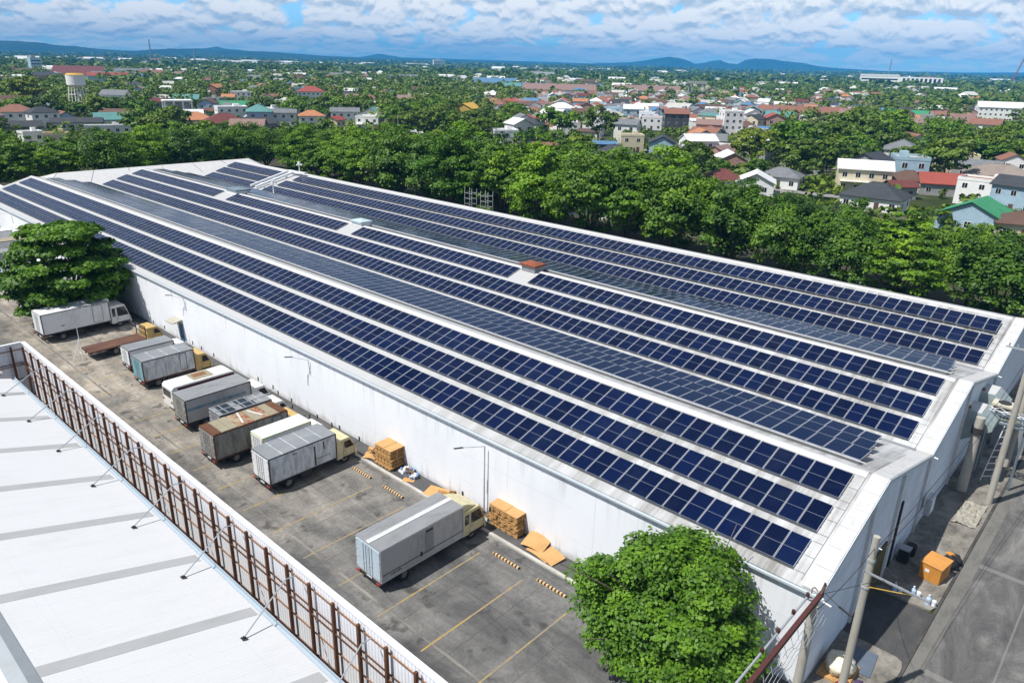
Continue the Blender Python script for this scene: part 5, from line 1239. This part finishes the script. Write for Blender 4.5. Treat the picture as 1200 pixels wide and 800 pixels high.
# long modern white office block
x, y = ground(1054,101); dist = math.hypot(x,y); w = 74*dist/FPX; occ.append((x,y,w*.5)); t = thing('office_building', 'long white modern building with tall dark bays near the horizon', 'building', (x,y,0), face(x,y,-6))
u = dist/FPX
MB().box(-w/2,w/2,-8,8,0,8.5*u).build('wall', WALL['white'], t); MB().box(-w/2,-w*.02,-8.4,8,8.5*u,10.5*u).build('roof', ROOF['white'], t)
for k in range(9):
    MB().box(w*.03+k*w*.052,w*.03+k*w*.052+w*.03,-8.06,-8,1.5*u,7.4*u).build('window', glass, t)
for k in range(2): MB().box(-w*.48,-w*.03,-8.06,-8,(2.2+k*3)*u,(3.6+k*3)*u).build('window', glass, t)
# distant tall white block, white industrial plant, stadium, arch
def blockb(px, py, wpx, hpx, label, name='tower_block', dep=18, wc='white', parts=4, cat='building'):
    x, y = ground(px, py); dist = math.hypot(x,y); u = dist/FPX; w = wpx*u; h = hpx*u; t = thing(name, label, cat, (x,y,0), face(x,y,12)); occ.append((x,y,w*.5))
    MB().box(-w/2,w/2,-dep/2,dep/2,0,h).build('wall', WALL[wc], t); MB().box(-w*.3,w*.1,-dep*.2,dep*.2,h,h*1.15).build('roof_house', WALL['grey'], t)
    for k in range(parts): MB().box(-w*.44,w*.44,-dep/2-.3,-dep/2,h*(.16+.2*k),h*(.22+.2*k)).build('window_band', glass, t)
blockb(514,79.5,12,8,'white multi storey block alone on the horizon left of centre')
blockb(632,92,32,6.5,'white plant building with stepped top in the centre distance',parts=2)
blockb(642,83.5,50,3.2,'long thin white hall right under the horizon at centre',parts=1)
blockb(43,86,9,14,'pale blue slim tower in the left distance',wc='blue')
blockb(398,88,12,4,'white low block in the distance left of centre',parts=2)
x, y = ground(815,112); u = math.hypot(x,y)/FPX; t = thing('gateway', 'pale concrete gateway on tall legs above the trees', 'gateway', (x,y,0), face(x,y)); occ.append((x,y,14))
m = MB(); m.box(-10*u,11*u,-3,3,12*u,14.5*u); m.build('beam', WALL['grey'], t)
for a in (-8,-4.5,3.5,8.5): MB().box(a*u-.9*u,a*u+.9*u,-1.5,1.5,0,12*u).build('leg', WALL['grey'], t)
x, y = ground(1184,101); u = math.hypot(x,y)/FPX; t = thing('crane', 'tall red lattice crane boom leaning right near the horizon', 'crane', (x,y,0), face(x,y)); occ.append((x,y,10))
m = MB(); A, B = Vector((0,0,2*u)), Vector((11*u,0,45*u)); rd = mat('crane red', (.28,.08,.06), .6)
for s in ((-.7,-.7),(.7,-.7),(.7,.7),(-.7,.7)): o_ = Vector((s[0]*u,s[1]*u,0)); m.bar(A+o_, B+o_*.25, .5*u)
for k in range(16):
    p = A.lerp(B,k/16); q = A.lerp(B,(k+1)/16); m.bar(p+Vector((-.6*u,0,0)), q+Vector((.6*u,0,0)), .35*u)
m.build('boom', rd, t); MB().box(-3*u,3*u,-2*u,2*u,.6*u,4*u).build('cab', WALL['white'], t); m = MB(); m.box(-3.2*u,3.2*u,-2.2*u,-1.2*u,0,.8*u); m.box(-3.2*u,3.2*u,1.2*u,2.2*u,0,.8*u); m.build('track', black, t)
for px, py, hpx, lb in ((178,73,21,'dark lattice mast on the left horizon, tallest'),(229,75,13,'dark lattice mast on the left horizon, shorter'),(1041,92,18,'thin mast above the long white office building'),(462,76,8,'tiny mast on the horizon left of the white block')):
    x, y = ground(px, py); u = math.hypot(x,y)/FPX; t = thing('radio_mast', lb, 'mast', (x,y,0)); m = MB(); s = .55*u
    for a, b in ((-1,-1),(1,-1),(0,1)): m.bar((a*s,b*s,0),(a*s*.5,b*s*.5,hpx*u),.35*u)
    for k in range(14): m.bar((-s*.8,-s*.8,hpx*u*k/14),(s*.7,-s*.6,hpx*u*(k+1)/14),.25*u)
    m.build('lattice', grey_metal, t)
for px, py, hpx, lb in ((942,213,33,'grey lamp post between the grey hip roof and the cream house'),(467,163,26,'slim pole above the belt left of centre'),(552,166,26,'brown utility pole right of the red gabled house'),(702,178,26,'grey pole left of the charcoal hip roof'),(162,130,24,'pale pole right of the water tower'),(332,112,22,'dark pole left of the pale blue box house'),(550,100,15,'grey pole in the middle distance left of the blue hall'),(1127,204,24,'white pole above the red gable roof'),(725,182,16,'short pole right of the blue roof')):
    x, y = ground(px, py); u = math.hypot(x,y)/FPX; t = thing('street_pole', lb, 'pole', (x,y,0)); m = MB(); m.tube((0,0,0),(0,0,hpx*u),.16,.10,8); m.build('post', concrete_post, t); m = MB(); m.bar((0,0,hpx*u*.97),(1.1,0,hpx*u),.12); m.build('arm', galv, t)
# lime coloured big tree and others seen singly
LT = make_tree('lime', 13, (7.2,6.6,5.6), 8.6, 90, 70, .42, 71, LEAF_Y, cr=.26, flat=.6, trunk_r=.35)
MT = [make_tree('mid%d' % k, 10, (4.6+.5*(k % 3),4.7,3.4+.3*(k % 2)), 5.6, 42, 42, .42, 40+k, LEAF_F if k % 2 else LEAF, cr=.33, flat=.6, trunk_r=.22, limbs=4) for k in range(6)]
for px, py, s, lb, me in ((880,204,.95,'big lime green tree left of the cream house',LT),(35,130,1.25,'large bright green rounded tree left of the water tower',LT),(352,132,1.0,'big olive green tree below the red roofed white house',MT[0]),
     (700,168,1.5,'big dark round tree in front of the dense roofs',MT[1]),(655,170,1.6,'wide dark tree left of the blue roof',MT[2]),(390,134,1.3,'wide green tree behind the long pale grey roof',MT[3]),
     (925,196,1.6,'tall dark tree right of the lime tree',MT[4]),(960,190,1.5,'dark broad tree behind the lamp post',MT[5]),(1000,178,1.7,'large dark tree behind the charcoal gabled house',MT[1]),(1040,180,1.8,'tallest tree of the wood right of the cream house',MT[0])):
    x, y = ground(px, py)
    if me is LT:
        me = (LT[0], LT[1])
    plant(me, x, y, lb, sc=s); occ.append((x,y,6*s))

# fill: houses and trees by plot
LM = [('water tower',95,128),('yellow hall',548,130),('pink factory',700,108),('white tower house',854,155),('long office block',1054,98),('maroon hall',95,88),('lime tree',880,200),
      ('blue roofed hall',580,100),('large white roof',1168,138),('white windowed block',272,138),('concrete gateway',815,110),('rust row houses',935,140),('faded red house',365,115),('orange hip roof',366,150),('teal roof',133,146)]
rg = random.Random(77)
def zone(px, py):
    """share of plots that carry a house"""
    if 610 < px < 905 and 112 < py < 166: return .88
    if 745 < px < 905 and 166 <= py < 196: return .75
    if 560 < px <= 640 and 118 < py < 150: return .6
    if 560 < px < 800 and 104 < py <= 112: return .3
    if 880 <= px < 1020 and 116 < py < 150: return .72
    if 1040 < px and 134 < py < 152: return .45
    if 905 <= px and py >= 146 and py < 186: return .0
    if 900 < px and 186 <= py: return .32
    if px < 460 and 84 < py < 132: return .30
    if px < 460 and 132 <= py < 170: return .42
    if px < 460 and py <= 84: return .22
    if 460 <= px < 620 and py < 112: return .16
    if 800 <= px and py < 118: return .10
    return .12
plots_h = []; plots_t = []
def hides(x, y, px, py, h=9.5, r=4.8):     # the open gardens in front of the houses that show in the photograph
    tx, ty, z = project(x, y, h); rp = r*FPX/math.hypot(x, y)
    return any(abs(tx-a) < w*.5+rp*.55 and b-2 < py < b+60 and ty < b-hp*.35 for a, b, w, hp in view)
def scan(r0, r1, step):
    n = int(2*r1/step)
    for i in range(-n//2, n//2):
        for j in range(0, n):
            x = i*step+rg.uniform(-.32,.32)*step+(.5*step if j % 2 else 0); y = j*step+rg.uniform(-.32,.32)*step
            d = math.hypot(x, y)
            if not (r0 <= d < r1): continue
            if y < 119 and x > -210: continue
            if x > -212 and y < 128 and x < -160: continue
            px, py, z = project(x, y)
            if z < 0 or px < -50 or px > 1250 or py > 330: continue
            if any((x-a)**2+(y-b)**2 < (r+4)**2 for a, b, r in occ): continue
            if abs(x+4.9+0) < 6 and y < 430: continue
            if hides(x, y, px, py): continue
            if px > 850 and py > 226: continue
            (plots_h if rg.random() < zone(px, py) else plots_t).append((d, x, y, px, py))
scan(119, 700, 11.5)
rcs = ['rust','red','maroon','pale','white','grey','brown','teal','orange','pink','blue','white','rust','grey','pale','white','pink','rust','brown','dark']
kinds = ['gable','gable','hip','flat','shed','gable','flat']
wcs = ['white','white','cream','grey','blue','pink','white']
plots_h.sort(); plots_t.sort()
NH, NT = 245, 225
protos = {}
pend = []
for d, x, y, px, py in plots_h[:NH]:
    k = (rg.choice(kinds), rg.choice(rcs), rg.choice(wcs), rg.choice((1,1,2)), rg.randrange(2))
    if k not in protos:
        w = (8.5, 11)[k[4]]; dd = (7, 8)[k[4]]; h = k[3]*2.8; b, r = house_meshes(w, dd, h, k[0], ov=.35)
        protos[k] = (b.mesh('wall', WALL[k[2]]), r.mesh('roof', ROOF[k[1]]), w, dd, h)
    pend.append((d, x, y, px, py, k))
cnt = {}
def where(px, py, key):
    nm_, lx_, ly_ = min(LM, key=lambda l: (l[1]-px)**2+((l[2]-py)*2.2)**2)
    dx, dy = px-lx_, (py-ly_)
    s = ('left of' if dx < 0 else 'right of') if abs(dx) > abs(dy)*2 else ('behind' if dy < 0 else 'in front of')
    q = (key, s, nm_); cnt[q] = cnt.get(q, 0)+1; return s+' the '+nm_, cnt[q]-1
kn = {'gable':'gable roofed','hip':'hip roofed','flat':'flat topped','shed':'lean-to roofed'}
for d, x, y, px, py, k in pend:
    desc = '%s %s house with %s walls' % (k[1], kn[k[0]], k[2]); s, i = where(px, py, desc)
    mw_, mr_, w, dd, h = protos[k]; rz = R(12)*round(rg.uniform(-2,2))+rg.choice((0,math.pi/2))+face(x,y)
    t = thing('house', '%s, %s nearest %s' % (desc, ordn(i), s) if i else '%s, nearest %s' % (desc, s), 'house', (x,y,0), rz, 'small houses of the town'); t.scale = [rg.uniform(1.0,1.3)]*3
    link('wall', mw_, t); link('roof', mr_, t)
    for q in range(2):
        link('window', WINM, t, loc=(-w/4+q*w/2, -dd/2-.001, h-1.3)); link('window', WINM, t, loc=(w/2+.001, -dd/4+q*dd/2, h-1.3), rz=math.pi/2); link('window', WINM, t, loc=(-w/2-.001, -dd/4+q*dd/2, h-1.3), rz=-math.pi/2)
tdesc = ['broad dark green','rounded mid green','wide crowned dark','tall mid green','spreading dark green','compact mid green']
tcnt = {}
for d, x, y, px, py in plots_t[:NT]:
    k = rg.randrange(6); s, i = where(px, py, 'tree'+str(k)); sc = rg.uniform(.85,1.35)*(.6 if zone(px, py+25) > .5 or zone(px, py-25) > .6 else 1)
    plant(MT[k], x, y, '%s tree, %s nearest %s' % (tdesc[k], ordn(i), s), rz=rg.uniform(0,6.3), sc=sc, group='trees between the houses')
# everything smaller and farther: one object of houses, one of woodland
def lowtree(n, leaf, seed, r=(5,5,3.6), zc=5):
    rng = np.random.default_rng(seed); C, Q, Nn = crown_pts(r, max(6, n//6), 6, rng, .36, 'round', .7); Q += np.array([0,0,zc]); return leaves(Q, Nn, leaf, rng, .8)
LTs = [lowtree(190, .75, 90+k) for k in range(5)]; LTf = [lowtree(80, 1.35, 95+k, (6.5,6.5,3.6), 4.6) for k in range(5)]; LTv = [lowtree(18, 4.2, 99+k, (8,8,4), 4) for k in range(4)]
far_h = list(plots_h[NH:]); far_t = [(p, LTs, 1.) for p in plots_t[NT:]]
def scan2(r0, r1, step, lod, sc, hp):
    global far_h, far_t
    a0, a1 = R(3), R(82); rr_ = r0
    while rr_ < r1:
        n = int(rr_*(a1-a0)/step)
        for i in range(n):
            a = a0+(a1-a0)*(i+rg.random())/n; q = rr_+rg.uniform(0,step); x, y = -math.sin(a)*q, math.cos(a)*q; px, py, z = project(x, y)
            if px < -40 or px > 1240: continue
            if any((x-a_)**2+(y-b_)**2 < (r_+6)**2 for a_, b_, r_ in occ) or (rr_ < 1500 and hides(x, y, px, py)): continue
            clear = math.sin(x/173.)+math.sin(y/131.+1)+math.sin((x+y)/317.)
            if rg.random() < zone(px, py)*hp: far_h.append((q, x, y, px, py))
            elif clear < 1.1 or rg.random() < .25: far_t.append(((q,x,y,px,py), lod, sc*rg.uniform(.7,1.2)))
        rr_ += step
scan2(700, 1500, 16, LTf, 1.0, .8); scan2(1500, 4200, 38, LTv, 1.3, .55); scan2(4200, 8200, 85, LTv, 2.3, .25)
shrubs = [lowtree(48, .55, 130+k, (2.6,2.6,1.7), 1.4) for k in range(4)]
sp = []
for k in range(5200):
    a = R(rg.uniform(3,82)); q = 122+560*rg.random()**.75; x, y = -math.sin(a)*q, math.cos(a)*q; px, py, z = project(x, y)
    if (y < 125 and x > -212) or abs(x) < 11 or not (-40 < px < 1240): continue
    if any((x-a_)**2+(y-b_)**2 < (r_*.95)**2 for a_, b_, r_ in occ) or any((x-p[1])**2+(y-p[2])**2 < 40 for p in plots_h): continue
    sp.append((x, y))
VV = []; FF = []; k0 = 0
for x, y in sp:
    V, F = shrubs[rg.randrange(4)]; s = rg.uniform(.6,1.35); a = rg.uniform(0,6.283); ca, sa = math.cos(a), math.sin(a)
    VV.append(np.stack([(V[:,0]*ca-V[:,1]*sa)*s+x, (V[:,0]*sa+V[:,1]*ca)*s+y, np.maximum(V[:,2]*s,.05)], 1)); FF.append(F+k0); k0 += len(V)
o = link('shrubs', npmesh('shrubs', np.concatenate(VV), np.concatenate(FF), LEAF_F)); tag(o, 'low shrubs and hedges filling the gardens between houses and trees', 'shrubs'); o['kind'] = 'stuff'
VV = []; FF = []; k0 = 0
for (d, x, y, px, py), lod, sc in far_t:
    V, F = lod[rg.randrange(len(lod))]; a = rg.uniform(0,6.283); ca, sa = math.cos(a), math.sin(a); s = sc*rg.uniform(.8,1.25)
    W_ = np.stack([(V[:,0]*ca-V[:,1]*sa)*s+x, (V[:,0]*sa+V[:,1]*ca)*s+y, V[:,2]*s*rg.uniform(.75,1.1)], 1); VV.append(W_); FF.append(F+k0); k0 += len(V)
me = npmesh('woodland', np.concatenate(VV), np.concatenate(FF), LEAF_F); o = link('woodland', me); tag(o, 'distant mass of green trees spreading through the far town to the hills', 'woodland'); o['kind'] = 'stuff'
fm = MB(); mlist = [ROOF[c] for c in ROOF]+[WALL[c] for c in WALL]; ri = {c: i for i, c in enumerate(ROOF)}; wi = {c: i+len(ROOF) for i, c in enumerate(WALL)}
for d, x, y, px, py in far_h:
    w, dd, h = rg.uniform(8,12), rg.uniform(6.5,9), rg.choice((3,3,5.8))
    if d > 900 and rg.random() < .22: w *= rg.uniform(2,4); dd *= rg.uniform(1.3,2); h = 6
    if d > 2500: w *= 2.; dd *= 1.6; h *= 1.5
    kd = rg.choice(kinds[:4]); b, r = house_meshes(w, dd, h, kd, ov=.3); a = rg.choice((0,math.pi/2))+rg.uniform(-.3,.3)+face(x,y); ca, sa = math.cos(a), math.sin(a)
    rc = rg.choice(rcs if d < 1200 else ['white','white','white','pale','rust','grey']); wc = rg.choice(wcs if d < 1200 else ['white','white','cream'])
    for q, mi_ in ((b, wi[wc]), (r, ri[rc])): fm.add([(v[0]*ca-v[1]*sa+x, v[0]*sa+v[1]*ca+y, v[2]) for v in q.v], q.f, mi_)
me = bpy.data.meshes.new('distant_houses'); me.from_pydata(fm.v, [], fm.f)
for q in mlist: me.materials.append(q)
me.polygons.foreach_set('material_index', fm.mi); me.update()
o = link('distant_houses', me); tag(o, 'scatter of tiny far houses and halls among the woodland', 'houses'); o['kind'] = 'stuff'
print('plots', len(plots_h), len(plots_t), 'far', len(far_h), len(far_t), 'objects', len(bpy.data.objects))
